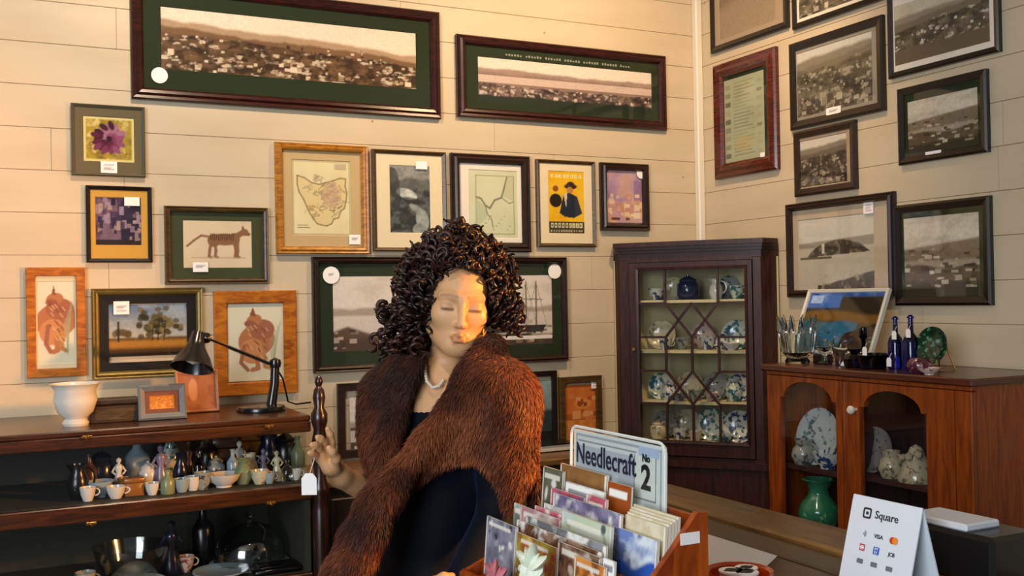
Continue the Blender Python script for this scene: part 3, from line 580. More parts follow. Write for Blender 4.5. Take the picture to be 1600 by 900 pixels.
def jug_mb(r, h):
    m = MB().lathe([(0, 0), (r*.7, 0), (r*.75, h*.05), (r, h*.35), (r*.85, h*.62), (r*.6, h*.78), (r*.72, h), (r*.64, h), (r*.52, h*.8), (0, h*.7)], 20)
    m.tube([(r*.7+r*.75*math.sin(t), 0, h*.28+h*.6*(1-math.cos(t))/2) for t in np.linspace(0, math.pi, 10)], r*.09, 6)
    m.add([(-r*.66, -.3*r, h*.98), (-r*1.1, 0, h*1.03), (-r*.66, .3*r, h*.98), (-r*.62, 0, h*.8)], [(0, 1, 3), (1, 2, 3), (0, 2, 1)]); return m
def vase_mb(r, h): return MB().lathe([(0, 0), (r*.6, 0), (r*.65, h*.04), (r, h*.34), (r*.8, h*.6), (r*.42, h*.8), (r*.7, h), (r*.62, h), (r*.36, h*.82), (0, h*.7)], 22)
def bottle_mb(r, h, neck=.35): 
    hs = h*(1-neck); return MB().lathe([(0, 0), (r*.92, 0), (r, h*.03), (r, hs*.9), (r*.8, hs), (r*.36, hs+h*neck*.35), (r*.32, h*.93), (r*.45, h*.94), (r*.45, h), (0, h)], 18)
def jar_mb(r, h): return MB().lathe([(0, 0), (r*.75, 0), (r, h*.15), (r, h*.6), (r*.75, h*.72), (r*.8, h*.74), (r*.82, h*.8), (r*.3, h*.92), (r*.16, h*.93), (r*.16, h), (0, h)], 20)
def figure_mb(h):
    """small standing figurine: skirted body, waist, arms, head"""
    m = MB().lathe([(0, 0), (h*.20, 0), (h*.21, h*.04), (h*.15, h*.30), (h*.08, h*.55), (h*.12, h*.70), (h*.09, h*.78), (h*.035, h*.81), (h*.075, h*.88), (h*.07, h*.95), (0, h)], 16)
    for s in (-1, 1): m.tube([(s*h*.1, 0, h*.72), (s*h*.19, -h*.03, h*.58), (s*h*.1, -h*.1, h*.5)], h*.032, 6)
    return m
def box_mb(w, d, h): return MB().box((-w/2, -d/2, 0), (w/2, d/2, h*.72), .002).box((-w/2-.002, -d/2-.002, h*.74), (w/2+.002, d/2+.002, h), .002)
def ware(mb, name, mat, label, cat, loc, rz=0, group=None, smooth=True):
    o = mb.build(name, mat, None, smooth); place(o, loc, rz); return tag(o, label, cat, group)

def hole_plate(x0, z0, x1, z1, inner, d0, d1):
    """board in the XZ plane with an opening given by a closed outline"""
    cx = sum(p[0] for p in inner)/len(inner); cz = sum(p[1] for p in inner)/len(inner)
    def outer(a):
        c, s = math.cos(a), math.sin(a); t = min(((x1-cx) if c > 0 else (x0-cx))/c if abs(c) > 1e-9 else 9e9, ((z1-cz) if s > 0 else (z0-cz))/s if abs(s) > 1e-9 else 9e9); return (cx+c*t, cz+s*t)
    pts = list(inner); res = []
    n = len(pts); ang = lambda p: math.atan2(p[1]-cz, p[0]-cx)
    corners = [math.atan2(z-cz, x-cx) for x in (x0, x1) for z in (z0, z1)]
    for i in range(n):
        p, q = pts[i], pts[(i+1) % n]; res.append(p); a, b = ang(p), ang(q); d = (b-a+math.pi) % (2*math.pi)-math.pi
        ins = []
        for c in corners:
            e = (c-a+math.pi) % (2*math.pi)-math.pi
            if (0 < e < d) or (d < e < 0): ins.append((abs(e), c))
        for _, c in sorted(ins):
            # where the ray at angle c meets segment pq
            ux, uz = math.cos(c), math.sin(c); ex, ez = q[0]-p[0], q[1]-p[1]; den = ux*ez-uz*ex
            t = ((cx-p[0])*uz-(cz-p[1])*ux)/(-den) if abs(den) > 1e-9 else .5
            t = ((p[0]-cx)*uz-(p[1]-cz)*ux)/den if abs(den) > 1e-9 else .5
            res.append((p[0]+ex*t, p[1]+ez*t))
    n = len(res); out = [outer(ang(p)) for p in res]
    vs = [(p[0], d0, p[1]) for p in res]+[(p[0], d0, p[1]) for p in out]+[(p[0], d1, p[1]) for p in res]+[(p[0], d1, p[1]) for p in out]
    fs = []
    for i in range(n):
        j = (i+1) % n; fs += [(i, j, n+j, n+i), (2*n+i, 3*n+i, 3*n+j, 2*n+j), (i, 2*n+i, 2*n+j, j), (n+i, n+j, 3*n+j, 3*n+i)]
    return MB().add(vs, fs)

# ---------------- corner cabinet: X along its front, Y into the corner
PL = Vector((-0.47, -0.045, 0)); PR = Vector((-0.10, -0.51, 0))
cw = (PR-PL).length; cang = math.atan2(PR.y-PL.y, PR.x-PL.x)
cc = thing('corner_cabinet', 'tall dark mahogany corner cabinet with a latticed glass door', 'cabinet', (PL.x, PL.y, 0), cang)
ci = Matrix.Translation((PL.x, PL.y, 0)) @ Matrix.Rotation(cang, 4, 'Z'); cinv = ci.inverted()
pl2 = lambda x, y: (lambda p: (p.x, p.y))(cinv @ Vector((x, y, 0)))
plan = [pl2(PL.x, PL.y), pl2(PR.x, PR.y), pl2(-0.012, PR.y), pl2(-0.040, -0.040), pl2(PL.x, -0.006)]
def planprism(scale_out, z0, z1, name, mat=CABW, front=0.0):
    cxm = sum(p[0] for p in plan)/5; cym = sum(p[1] for p in plan)/5
    pp = []
    for i, (x, y) in enumerate(plan):
        if i in (0, 1): pp.append((x+(-1 if i == 0 else 1)*scale_out*.45, y-scale_out))
        else: pp.append((x, y))
    return MB().prism(pp, z0, z1, 2).build(name, mat, cc)
ZC = 1.822; ZG0, ZG1 = 1.005, 1.706
planprism(0, 0.0, .90, 'lower_body'); planprism(.012, .90, .925, 'waist_moulding'); planprism(.008, 0, .09, 'plinth')
# cornice in stepped mouldings
for k, (so, za, zb) in enumerate(((0.0, 1.765, 1.778), (.010, 1.778, 1.790), (.020, 1.790, 1.803), (.030, 1.803, ZC))): planprism(so, za, zb, 'cornice')
planprism(0, .925, .94, 'bottom_board'); planprism(0, 1.75, 1.765, 'top_board')
for q0, q1, nm in ((plan[2], plan[3], 'back_panel'), (plan[3], plan[4], 'back_panel'), (plan[1], plan[2], 'side_panel'), (plan[4], plan[0], 'side_panel')):
    d = Vector((q1[0]-q0[0], q1[1]-q0[1])); nrm = Vector((-d.y, d.x)).normalized()*.010; cxy = Vector((sum(p[0] for p in plan)/5-q0[0], sum(p[1] for p in plan)/5-q0[1])); nrm = nrm if nrm.dot(cxy) > 0 else -nrm
    MB().prism([q0, q1, (q1[0]+nrm.x, q1[1]+nrm.y), (q0[0]+nrm.x, q0[1]+nrm.y)], .94, 1.75, 2).build(nm, CABIN if nm == 'back_panel' else CABW, cc)
gx0, gx1 = .088, cw-.066                     # glass opening along the front
for a, b in ((0, .045), (cw-.035, cw)): MB().box((a, .0, .94), (b, .022, 1.75), .002).build('stile', CABW, cc)
MB().box((.045, 0, 1.74), (cw-.035, .022, 1.75)).build('frieze', CABW, cc)
door = hole_plate(.047, .945, cw-.037, 1.737, [(gx0, ZG0), (gx1, ZG0), (gx1, ZG1), (gx0, ZG1)], -.008, .016).build('door', CABW, cc)
MB().ring([(gx0-.012, ZG0-.012, gx1+.012, ZG1+.012, .0), (gx0-.010, ZG0-.010, gx1+.010, ZG1+.010, .006), (gx0, ZG0, gx1, ZG1, .004), (gx0, ZG0, gx1, ZG1, -.006)]).xf(Matrix(((1,0,0,0),(0,0,-1,-.008),(0,1,0,0),(0,0,0,1)))).build('door_moulding', CABW, door)
ky = MB().tube([(.066, -.008, 1.38), (.066, -.022, 1.38)], [.004, .007], 10).build('door_knob', BRASS, door)
gw = gx1-gx0; rows = [ZG1]+[ZG1-(ZG1-ZG0)*(y-421)/276 for y in (475, 530, 585, 638)]+[ZG0]
T_, r1, r2, r3, r4, B_ = rows; ua, ub, uc, ud, ue = (gx0+gw*t for t in (.25, .375, .5, .625, .75)); m1 = (r1+r2)/2; m2 = (r3+r4)/2
bars = []
for z in (r1, r2, r3, r4): bars += [((gx0, z), (ua, z)), ((ue, z), (gx1, z))]
bars += [((ua, T_), (ua, r1)), ((ue, T_), (ue, r1)), ((ua, r2), (ua, r3)), ((uc, r2), (uc, r3)), ((ue, r2), (ue, r3)), ((ua, r4), (ua, B_)), ((uc, r4), (uc, B_)), ((ue, r4), (ue, B_))]
for t, b in ((r1, r2), (r3, r4)): bars += [((ua, t), (uc, b)), ((uc, b), (ue, t)), ((ua, b), (uc, t)), ((uc, t), (ue, b))]
for (x0, z0), (x1, z1) in bars:
    d = Vector((x1-x0, z1-z0)); n_ = Vector((-d.y, d.x)).normalized()*.0045
    MB().prism([(x0-n_.x, z0-n_.y), (x1-n_.x, z1-n_.y), (x1+n_.x, z1+n_.y), (x0+n_.x, z0+n_.y)], -.004, .010).build('glazing_bar', CABW, door)
panes = [[(gx0, T_), (ua, T_), (ua, r1), (gx0, r1)], [(ue, T_), (gx1, T_), (gx1, r1), (ue, r1)], [(ua, T_), (ue, T_), (ue, r1), (ud, m1), (uc, r1), (ub, m1), (ua, r1)]]
for t, b in ((r1, r2), (r3, r4)):
    m = (t+b)/2; panes += [[(gx0, t), (ua, t), (ub, m), (ua, b), (gx0, b)], [(gx1, t), (ue, t), (ud, m), (ue, b), (gx1, b)], [(uc, t), (ud, m), (uc, b), (ub, m)]]
panes += [[(gx0, r2), (ua, r2), (ua, r3), (gx0, r3)], [(ue, r2), (gx1, r2), (gx1, r3), (ue, r3)], [(gx0, r4), (ua, r4), (ua, B_), (gx0, B_)], [(ue, r4), (gx1, r4), (gx1, B_), (ue, B_)]]
panes += [[(ua, r2), (ub, m1), (uc, r2), (uc, r3), (ub, m2), (ua, r3)], [(uc, r2), (ud, m1), (ue, r2), (ue, r3), (ud, m2), (uc, r3)], [(ua, r4), (ub, m2), (uc, r4), (uc, B_), (ua, B_)], [(uc, r4), (ud, m2), (ue, r4), (ue, B_), (uc, B_)]]
for p in panes: MB().prism(p, .002, .004).build('pane', PANE, door)
shz = [1.6-(y-463)*4.28/1624 for y in (470, 549, 629)]
for z in shz+[.998]:
    MB().prism([(plan[0][0]+.012, .03), (plan[1][0]-.012, .03), (plan[2][0]-.01, plan[2][1]-.005), (plan[3][0], plan[3][1]-.02), (plan[4][0]+.012, plan[4][1]-.005)], z-.012, z, 2).build('shelf', CABIN, cc)
def in_cc(x, y, z): p = ci @ Vector((x, y, z)); return (p.x, p.y, p.z)
SH = [.998]+shz[::-1]                      # bottom board, then shelves upwards
# (kind, mat, size.., x fraction, depth, shelf, label)
CW = [
 ('bowl', PORC_BW, .036, .05, .10, .10, 3, 'small blue patterned bowl on the top shelf, leftmost in the corner cabinet'),
 ('jar', PORC_NAVY, .046, .105, .40, .12, 3, 'dark navy ginger jar on the top shelf of the corner cabinet'),
 ('jug', PORC_WHITE, .030, .085, .68, .10, 3, 'white jug on the top shelf beside the navy jar'),
 ('cup', PORC_TEAL, .030, .055, .88, .09, 3, 'teal printed cup at the right end of the top shelf'),
 ('plate', PORC_CREAM, .062, 0, .13, .14, 2, 'cream plate propped at the left of the second shelf'),
 ('plate', PORC_TEAL, .062, 0, .86, .13, 2, 'teal patterned plate propped at the right of the second shelf'),
 ('plate', PORC_ROSE, .055, 0, .50, .20, 2, 'rose patterned plate propped in the middle of the second shelf'),
 ('cup', PORC_GREY, .030, .050, .36, .09, 2, 'grey cup left of centre on the second shelf behind the lattice'),
 ('cup', PORC_BW, .032, .052, .60, .08, 2, 'blue and white cup right of centre on the second shelf'),
 ('bowl', PORC_WHITE, .034, .030, .84, .055, 2, 'shallow white bowl in front of the teal plate on the second shelf'),
 ('plate', PORC_CREAM, .058, 0, .38, .17, 1, 'cream plate propped left of centre on the third shelf'),
 ('plate', PORC_GREY, .058, 0, .64, .17, 1, 'grey plate propped right of centre on the third shelf'),
 ('jug', PORC_BW, .034, .075, .22, .08, 1, 'blue and white jug on the third shelf, nearest the hinge stile'),
 ('cup', PORC_GREY, .030, .045, .47, .08, 1, 'grey cup in the middle of the third shelf'),
 ('vase', PORC_TEAL, .034, .095, .84, .08, 1, 'teal vase at the right end of the third shelf'),
 ('cup', PORC_ROSE, .026, .036, .64, .06, 1, 'little rose coloured cup in front of the grey plate'),
 ('jar', PORC_CREAM, .034, .080, .10, .09, 0, 'cream lidded jar at the bottom left of the corner cabinet'),
 ('plate', PORC_CREAM, .060, 0, .34, .19, 0, 'cream plate propped at the back of the bottom shelf'),
 ('cup', PORC_BW, .034, .048, .32, .08, 0, 'blue and white teacup on the bottom shelf before the cream plate'),
 ('plate', PORC_TEAL, .068, 0, .62, .12, 0, 'round teal plate standing upright in the middle of the bottom shelf'),
 ('plate', PORC_BW, .066, 0, .885, .09, 0, 'tall blue and white plate at the right end of the bottom shelf')]
CW += [
 ('plate', PORC_CREAM, .050, 0, .22, .20, 3, 'small cream plate propped at the back left of the top shelf'),
 ('plate', PORC_GREY, .050, 0, .76, .20, 3, 'small grey plate propped at the back right of the top shelf'),
 ('cup', PORC_BW, .028, .046, .20, .07, 2, 'blue and white cup before the cream plate on the second shelf'),
 ('jar', PORC_BW, .030, .075, .73, .10, 2, 'blue and white lidded jar beside the teal plate on the second shelf'),
 ('plate', PORC_TEAL, .056, 0, .12, .13, 1, 'teal plate propped at the left end of the third shelf'),
 ('plate', PORC_BW, .056, 0, .88, .13, 1, 'blue and white plate propped at the right end of the third shelf'),
 ('bowl', PORC_GREY, .032, .034, .34, .055, 1, 'grey bowl left of centre at the front of the third shelf'),
 ('plate', PORC_GREY, .058, 0, .14, .14, 0, 'grey plate propped at the left of the bottom shelf'),
 ('cup', PORC_CREAM, .028, .042, .48, .06, 0, 'cream cup in the middle at the front of the bottom shelf'),
 ('bowl', PORC_TEAL, .034, .030, .76, .045, 0, 'teal bowl between the two upright plates on the bottom shelf')]
MK = {'bowl': lambda a, b: bowl_mb(a, b), 'jar': jar_mb, 'jug': jug_mb, 'cup': cup_mb, 'plate': lambda a, b: plate_up(a), 'vase': vase_mb}
for kd, mt, a, b, fx, dy, sh, lb in CW:
    ware(MK[kd](a, b), {'jar': 'lidded_jar', 'cup': 'teacup', 'jug': 'jug', 'bowl': 'bowl', 'plate': 'plate', 'vase': 'vase'}[kd], mt, lb, kd, in_cc(gx0+gw*fx, dy, SH[sh]), cang, 'china in the corner cabinet')

# ---------------- red cedar display cabinet against the right wall: X = -y of the room, Y into the wall
FX = -0.38; Y0 = -0.855; CWD = .86; ZT = 1.352
rc = thing('display_cabinet', 'red cedar cabinet with two arched glass doors by the right wall', 'cabinet', (FX, Y0, 0), -math.pi/2)
r2w = lambda x, y, z: (FX+y, Y0-x, z)
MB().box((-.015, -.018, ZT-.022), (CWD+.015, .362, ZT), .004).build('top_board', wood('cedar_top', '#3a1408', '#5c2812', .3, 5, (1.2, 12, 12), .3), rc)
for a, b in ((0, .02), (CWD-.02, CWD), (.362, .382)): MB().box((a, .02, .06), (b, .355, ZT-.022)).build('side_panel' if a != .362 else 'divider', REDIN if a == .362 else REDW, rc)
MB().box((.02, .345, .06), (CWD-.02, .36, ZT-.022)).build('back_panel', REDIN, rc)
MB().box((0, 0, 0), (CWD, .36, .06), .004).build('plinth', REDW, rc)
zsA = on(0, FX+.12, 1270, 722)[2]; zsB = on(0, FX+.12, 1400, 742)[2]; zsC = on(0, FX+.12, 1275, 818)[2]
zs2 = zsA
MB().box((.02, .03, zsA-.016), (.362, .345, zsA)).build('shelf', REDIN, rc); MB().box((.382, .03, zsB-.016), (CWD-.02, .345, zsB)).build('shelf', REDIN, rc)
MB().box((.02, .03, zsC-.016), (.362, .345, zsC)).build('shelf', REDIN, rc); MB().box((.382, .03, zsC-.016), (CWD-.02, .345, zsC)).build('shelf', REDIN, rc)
MB().box((0, 0, ZT-.036), (CWD, .02, ZT-.022), .002).build('top_rail', REDW, rc)
def arched_door(x0, x1, o0, o1, zt, latch):
    zb = .10; zsp = zt-.058; inn = [(o0, zb+.09), (o1, zb+.09), (o1, zsp), (o1-.018, zsp)]
    a0, a1 = o0+.018, o1-.018; inn += [((a0+a1)/2+(a1-a0)/2*math.cos(t), zsp+(zt-zsp)*math.sin(t)) for t in np.linspace(0, math.pi, 15)[0 if False else 1:-1]]+[(a0, zsp), (o0, zsp)]
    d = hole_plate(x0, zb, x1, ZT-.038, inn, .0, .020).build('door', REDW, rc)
    MB().box((o0-.004, .009, zb+.085), (o1+.004, .0115, zt+.003)).build('pane', PANE, d)
    if latch is not None:
        MB().lathe([(0, 0), (.006, 0), (.006, .010), (.013, .016), (.014, .024), (.009, .030), (0, .031)], 14, M=Matrix.Rotation(math.radians(90), 4, 'X')).xf(Matrix.Translation((latch[0], 0, latch[1]))).build('door_knob', PORC_WHITE, d)
    return d
y_of = lambda px, py: Y0-on(0, FX, px, py)[1]
arched_door(.004, .362, y_of(1219, 650), y_of(1306, 650), on(0, FX, 1270, 598)[2], None)
arched_door(.376, CWD-.06, y_of(1343, 660), y_of(1447, 660), on(0, FX, 1398, 612)[2], (y_of(1337, 640), on(0, FX, 1337, 640)[2]))
MB().box((.363, 0, .10), (.375, .02, ZT-.038), .002).build('centre_stile', REDW, rc); MB().box((CWD-.058, 0, .10), (CWD, .02, ZT-.038), .002).build('end_stile', REDW, rc)
MB().box((0, .0, .06), (CWD, .02, .098), .002).build('bottom_rail', REDW, rc)
def rcat(px, py, d):   # point inside the cabinet seen at a pixel, d behind the door
    p = on(0, FX+d, px, py); return Y0-p[1]
def rput(mb, name, mat, label, cat, px, d, z, rz=0, smooth=True, py=700): x = rcat(px, py, d); return ware(mb, name, mat, label, cat, r2w(x, d, z), -math.pi/2+rz, None, smooth)
rput(plate_up(.100, 14), 'plate', china('pale_patterned_plate', '#b9c4c4', '#4f6f78', 30, .55), 'large pale plate with blue pattern standing behind the left arched door', 'plate', 1284, .12, zsA)
rput(jug_mb(.045, .085), 'jug', PORC_GREY, 'grey squat jug in front of the large pale plate', 'jug', 1256, .07, zsA)
rput(bowl_mb(.055, .055), 'bowl', PORC_BW, 'blue patterned bowl on the shelf right of the grey jug', 'bowl', 1293, .07, zsA)
vs_ = MB().lathe([(0, 0), (.045, 0), (.062, .02), (.072, .05), (.062, .08), (.036, .115), (.032, .135), (.048, .160), (.058, .168), (.050, .170), (.028, .14), (0, .12)], 24)
for k in range(0): pass
rput(vs_, 'vase', PORC_GREEN, 'green vase with a flared rim on the lower shelf of the red cabinet', 'vase', 1280, .08, zsC, py=800)
rput(plate_up(.075, 14), 'plate', china('grey_pink_plate', '#8c8580', '#4a3d3a', 35, .55), 'shadowy grey plate standing behind the right arched door', 'plate', 1372, .12, zsB)
rput(jug_mb(.042, .085), 'jug', china('ivory_ware', '#a8a187', '#6a634a', 60, .55), 'ivory jug in the middle of the right arched door shelf', 'jug', 1392, .07, zsB)
sh_ = MB(); rr = random.Random(5)
sh_.lathe([(0, 0), (.055, 0), (.058, .012), (.045, .035), (.040, .06), (.026, .085), (.018, .105), (0, .115)], 16)
for k in range(9):
    a = k*.7; sh_.lathe([(0, -.014), (.012, -.007), (.013, .006), (0, .014)], 8, (.04*math.cos(a), .04*math.sin(a), .025+.008*k))
rput(sh_, 'shell_ornament', china('ivory_ware', '#a8a187', '#6a634a', 60, .55), 'ivory shell encrusted ornament at the right end of the arched door shelf', 'ornament', 1431, .08, zsB)

# ---------------- glass display case against the left wall: X right, Y into the wall
CY = -0.55; CX0, CX1 = -3.35, -1.943; CZ = 1.247
dc = thing('display_case', 'brown wooden glass fronted display case with tall carved corner post', 'cabinet', (CX0, CY, 0), 0)
W_ = CX1-CX0; D_ = -CY-.024
MB().box((0, 0, CZ-.018), (W_, D_, CZ), .004).build('top_board', CASEW, dc)
MB().box((.0, 0, CZ-.052), (W_-.0, .022, CZ-.018), .003).build('top_rail', CASEW, dc)
zr = [1.032, .985]
MB().box((0, 0, zr[1]), (W_, .024, zr[0]), .003).build('middle_rail', CASEW, dc); MB().box((0, .024, zr[0]-.014), (W_, D_-.012, zr[0])).build('shelf', CASEIN, dc)
MB().box((0, 0, .70), (W_, .024, .755), .003).build('bottom_rail', CASEW, dc); MB().box((0, .024, .741), (W_, D_-.012, .755)).build('shelf', CASEIN, dc)
MB().box((0, D_-.012, .06), (W_, D_, CZ-.018)).build('back_panel', CASEIN, dc)
MB().box((0, .01, 0), (W_, D_-.012, .70), .004).build('base_cupboard', CASEW, dc)
MB().box((0, .024, .70), (.018, D_-.012, CZ-.052)).build('side_panel', CASEW, dc); MB().box((W_-.018, .024, .70), (W_, D_-.012, zr[1])).build('side_panel', CASEIN, dc); MB().box((W_-.012, .024, zr[1]), (W_-.008, D_-.012, CZ-.052)).build('side_glass', PANE, dc)
for z0, z1 in ((zr[0], CZ-.052), (.755, zr[1])): MB().box((.004, .008, z0), (W_-.002, .011, z1)).build('front_glass', PANE, dc)
for px, py in ((136, 683), (421, 666), (143, 818), (424, 786)):
    p = on(1, CY-.004, px, py); x, z = p[0]-CX0, p[2]
    MB().box((x-.014, -.005, z-.004), (x+.014, 0, z+.004), .001).tube([(x, -.004, z), (x, -.013, z-.004)], .004, 8).build('brass_catch', BRASS, dc)
post = [(.020, 0), (.026, .03), (.026, .50), (.018, .53), (.026, .56), (.026, .95), (.020, .98), (.028, 1.0), (.028, 1.02), (.018, 1.05), (.024, 1.10), (.026, 1.16), (.018, 1.20), (.026, 1.225), (.026, 1.25), (.015, 1.27), (.020, 1.30), (.016, 1.325), (.008, 1.335), (.013, 1.348), (.011, 1.362), (0, 1.372)]
MB().lathe(post, 14, (W_+.026, -.004, 0)).build('corner_post', wood('carved_dark_post', '#140805', '#33150b', .3, 6, (10, 10, 1.5)), dc, True)
# ------------------------------------------------------------------ things on and in the left display case
TOPZ = CZ
def cpt(px, py, y): p = on(1, y, px, py); return p
def on_top(px, py): p = on(2, TOPZ, px, py); return (p[0], max(p[1], -.50), TOPZ)
# white bowl on a foot at the left edge
bx_ = on(1, -.40, 118, 640)[0]
ware(MB().lathe([(0, 0), (.035, 0), (.038, .008), (.030, .02), (.050, .04), (.062, .075), (.058, .105), (.066, .118), (.072, .124), (.066, .126), (.052, .11), (.050, .08), (0, .05)], 26), 'white_jardiniere', PORC_WHITE, 'white china pot with a flared rim at the left end of the case top', 'pot', (bx_, -.40, TOPZ))
# little dark box
o = thing('wooden_box', 'dark olive wooden box standing between the white pot and the blue grey frame', 'box', (on(1, -.36, 177, 640)[0], -.36, TOPZ))
bxm = wood('olive_box_wood', '#1c1206', '#3d2a0e', .5, 8, (2, 10, 10))
MB().box((-.070, -.035, 0), (.070, .035, .052), .003).build('body', bxm, o); MB().box((-.073, -.038, .054), (.073, .038, .072), .004).build('lid', bxm, o); MB().box((-.055, -.0365, .010), (.055, -.034, .042)).build('front_panel', wood('olive_box_panel', '#2c1e08', '#54401a', .5, 8, (2, 10, 10)), o)
def easel_frame(label, px, py0, py1, wpx, y, fmat, fw, painter, bg, lean=12, cell=.0028, mt=None, name='photo_frame'):
    p = on(1, y, px, py1); s = -(CAMP[1]-y)/FPX*1.0; w = wpx*((y-CAMP[1])*.95)/FPX; h = on(1, y, px, py0)[2]-TOPZ
    o = thing(name, label, 'picture', mat4=Matrix.Translation((p[0], y, TOPZ)) @ Matrix.Rotation(math.radians(-lean), 4, 'X') @ Matrix(((1,0,0,0),(0,0,-1,0),(0,1,0,0),(0,0,0,1))))
    h = h/math.cos(math.radians(lean)); R_ = lambda t, hh: (-w/2+t, t, w/2-t, h-t, hh)
    MB().ring([R_(0, 0), R_(0, .012), R_(fw*.3, .016), R_(fw, .010), R_(fw, .003)]).build('frame', fmat, o)
    MB().box((-w/2+.002, .002, 0), (w/2-.002, h-.002, .003)).build('backing', BLACKF, o)
    t = fw
    if mt: MB().ring([R_(fw, .007), R_(fw+.013, .007), R_(fw+.013, .005)]).build('mat_board', mt, o); t = fw+.013
    print_mesh('print', w-2*t+.001, h-2*t+.001, painter, bg, o, Matrix.Translation((0, h/2, .0045)), cell)
    st = math.radians(lean); MB().box((-.008, h*.0, -.004), (.008, h*.6, 0)).build('strut', BLACKF, o)
    return o
easel_frame('small blue grey frame with an orange picture propped on the case top', 254, 602, 650, 72, -.40, plain('blue_grey_frame', '#5d646a', .5, noise=.15), .020, p_orangemap, '#b5762a', mt=plain('rust_mat', '#6d3f30', .8))
easel_frame('copper pink relief tile in a pale frame propped behind the blue grey frame', 309, 580, 632, 66, -.25, plain('pale_copper_frame', '#b98a70', .4, noise=.15), .008, lambda c: (c.mix(np.clip((fbm(c.X*4, c.Y*4, 4)-.4)*3, 0, .8), '#8a5238'), c.ell(.4*c.asp, .55, .12, .3, '#c08a66'), c.ell(.65*c.asp, .5, .14, .34, '#a06444')), '#a26a4c')

# black desk lamp
BLK = plain('black_lamp_enamel', '#0a0b0e', .25, coat=.3)
bp_ = on(2, TOPZ, 408, 636); bp_[1] = max(bp_[1], -.36)
bp_ = np.array([on(1, -.33, 408, 636)[0], -.33, TOPZ])
lp = thing('desk_lamp', 'black jointed desk lamp leaning left over the case top', 'lamp', tuple(bp_))
L_ = lambda px, py, y=-.33: tuple(np.array(on(1, y, px, py))-bp_)
px0 = L_(428, 620)[0]
MB().lathe([(0, 0), (.078, 0), (.080, .006), (.076, .016), (.03, .020), (0, .021)], 28).build('base', BLK, lp, True)
MB().tube([(px0*.8, 0, .018), L_(429, 600), L_(430, 566)], [.017, .015, .014], 12).lathe([(0, -.02), (.018, -.012), (.020, 0), (.018, .012), (0, .02)], 12, L_(430, 568)).build('post', BLK, lp, True)
a0 = Vector(L_(430, 572)); a1 = Vector(L_(322, 528, -.38))
for s in (-1, 1): MB().tube([a0+Vector((0, s*.008, 0)), a1+Vector((0, s*.008, 0))], .0035, 6).build('arm_rod', BLK, lp, True)
mbs = MB()
for k in range(26): t = .1+.6*k/26; c = a0.lerp(a1, t); mbs.lathe([(.0035, -.0015), (.0075, 0), (.0035, .0015)], 8, c, M=(a1-a0).to_track_quat('Z', 'Y').to_matrix().to_4x4())
mbs.build('arm_spring', BLK, lp, True)
mbj = MB().lathe([(0, -.018), (.016, -.012), (.018, 0), (.016, .012), (0, .018)], 12, a1, M=Matrix.Rotation(math.pi/2, 4, 'X')); mbj.build('joint', BLK, lp, True)
hd0 = Vector(L_(310, 520, -.38)); hd1 = Vector(L_(300, 575, -.42)); ax = (hd1-hd0); hl = ax.length; Q = ax.to_track_quat('Z', 'Y').to_matrix().to_4x4()
MB().lathe([(0, -.006), (.020, 0), (.026, hl*.30), (.030, hl*.42), (.052, hl*.72), (.066, hl), (.063, hl), (.049, hl*.72), (.026, hl*.42), (0, hl*.3)], 22, hd0, M=Q).build('lamp_shade', BLK, lp, True)
MB().lathe([(0, hl*.40), (.012, hl*.45), (.024, hl*.68), (.022, hl*.82), (0, hl*.9)], 14, hd0, M=Q).build('bulb', plain('frosted_bulb', '#d8d2c4', .4), lp, True)
MB().tube([tuple(a0), (a0.x+.03, .02, .10), (px0+.06, .05, .02), (.14, .09, .006), (.20, .12, .006)], .003, 6).build('cord', BLK, lp, True)

# small wares on the upper tier (z = zr[0]) and larger glass and dishes below (z = .755)
ZA = zr[0]+.0005; ZB_ = .7555
def cw_(kind, mt, px, y, a, b, label, cat, tier=0, name=None, rz=0.0):
    z = ZA if tier == 0 else ZB_
    x = on(1, y, px, 760 if tier == 0 else 880)[0]; a *= 1.15; b = min(b*1.2, .150)
    mk = {'bottle': bottle_mb, 'jar': jar_mb, 'cup': cup_mb, 'bowl': bowl_mb, 'jug': jug_mb, 'vase': vase_mb}
    if kind == 'figure': m = figure_mb(b)
    elif kind == 'box': m = box_mb(a*2, a*1.4, b)
    elif kind == 'plate': m = plate_up(a)
    else: m = mk[kind](a, b)
    return ware(m, name or {'bottle': 'small_bottle', 'jar': 'lidded_jar', 'cup': 'teacup', 'figure': 'figurine', 'box': 'trinket_box'}.get(kind, kind), mt, label, cat, (x, y, z), rz, 'wares in the left display case')
PALEBL = plain('pale_blue_glaze', '#93a6b0', .2); LILAC = plain('lilac_glaze', '#7f748c', .25); SAGE = plain('sage_glaze', '#7d8a66', .3); BROWNW = plain('brown_stoneware', '#4a3020', .3, noise=.2); BLKW = plain('black_ware', '#0e0d0e', .25); DKBLUE = plain('dark_blue_ware', '#131a2e', .2); OCHRE = plain('ochre_ware', '#8a5a20', .3)
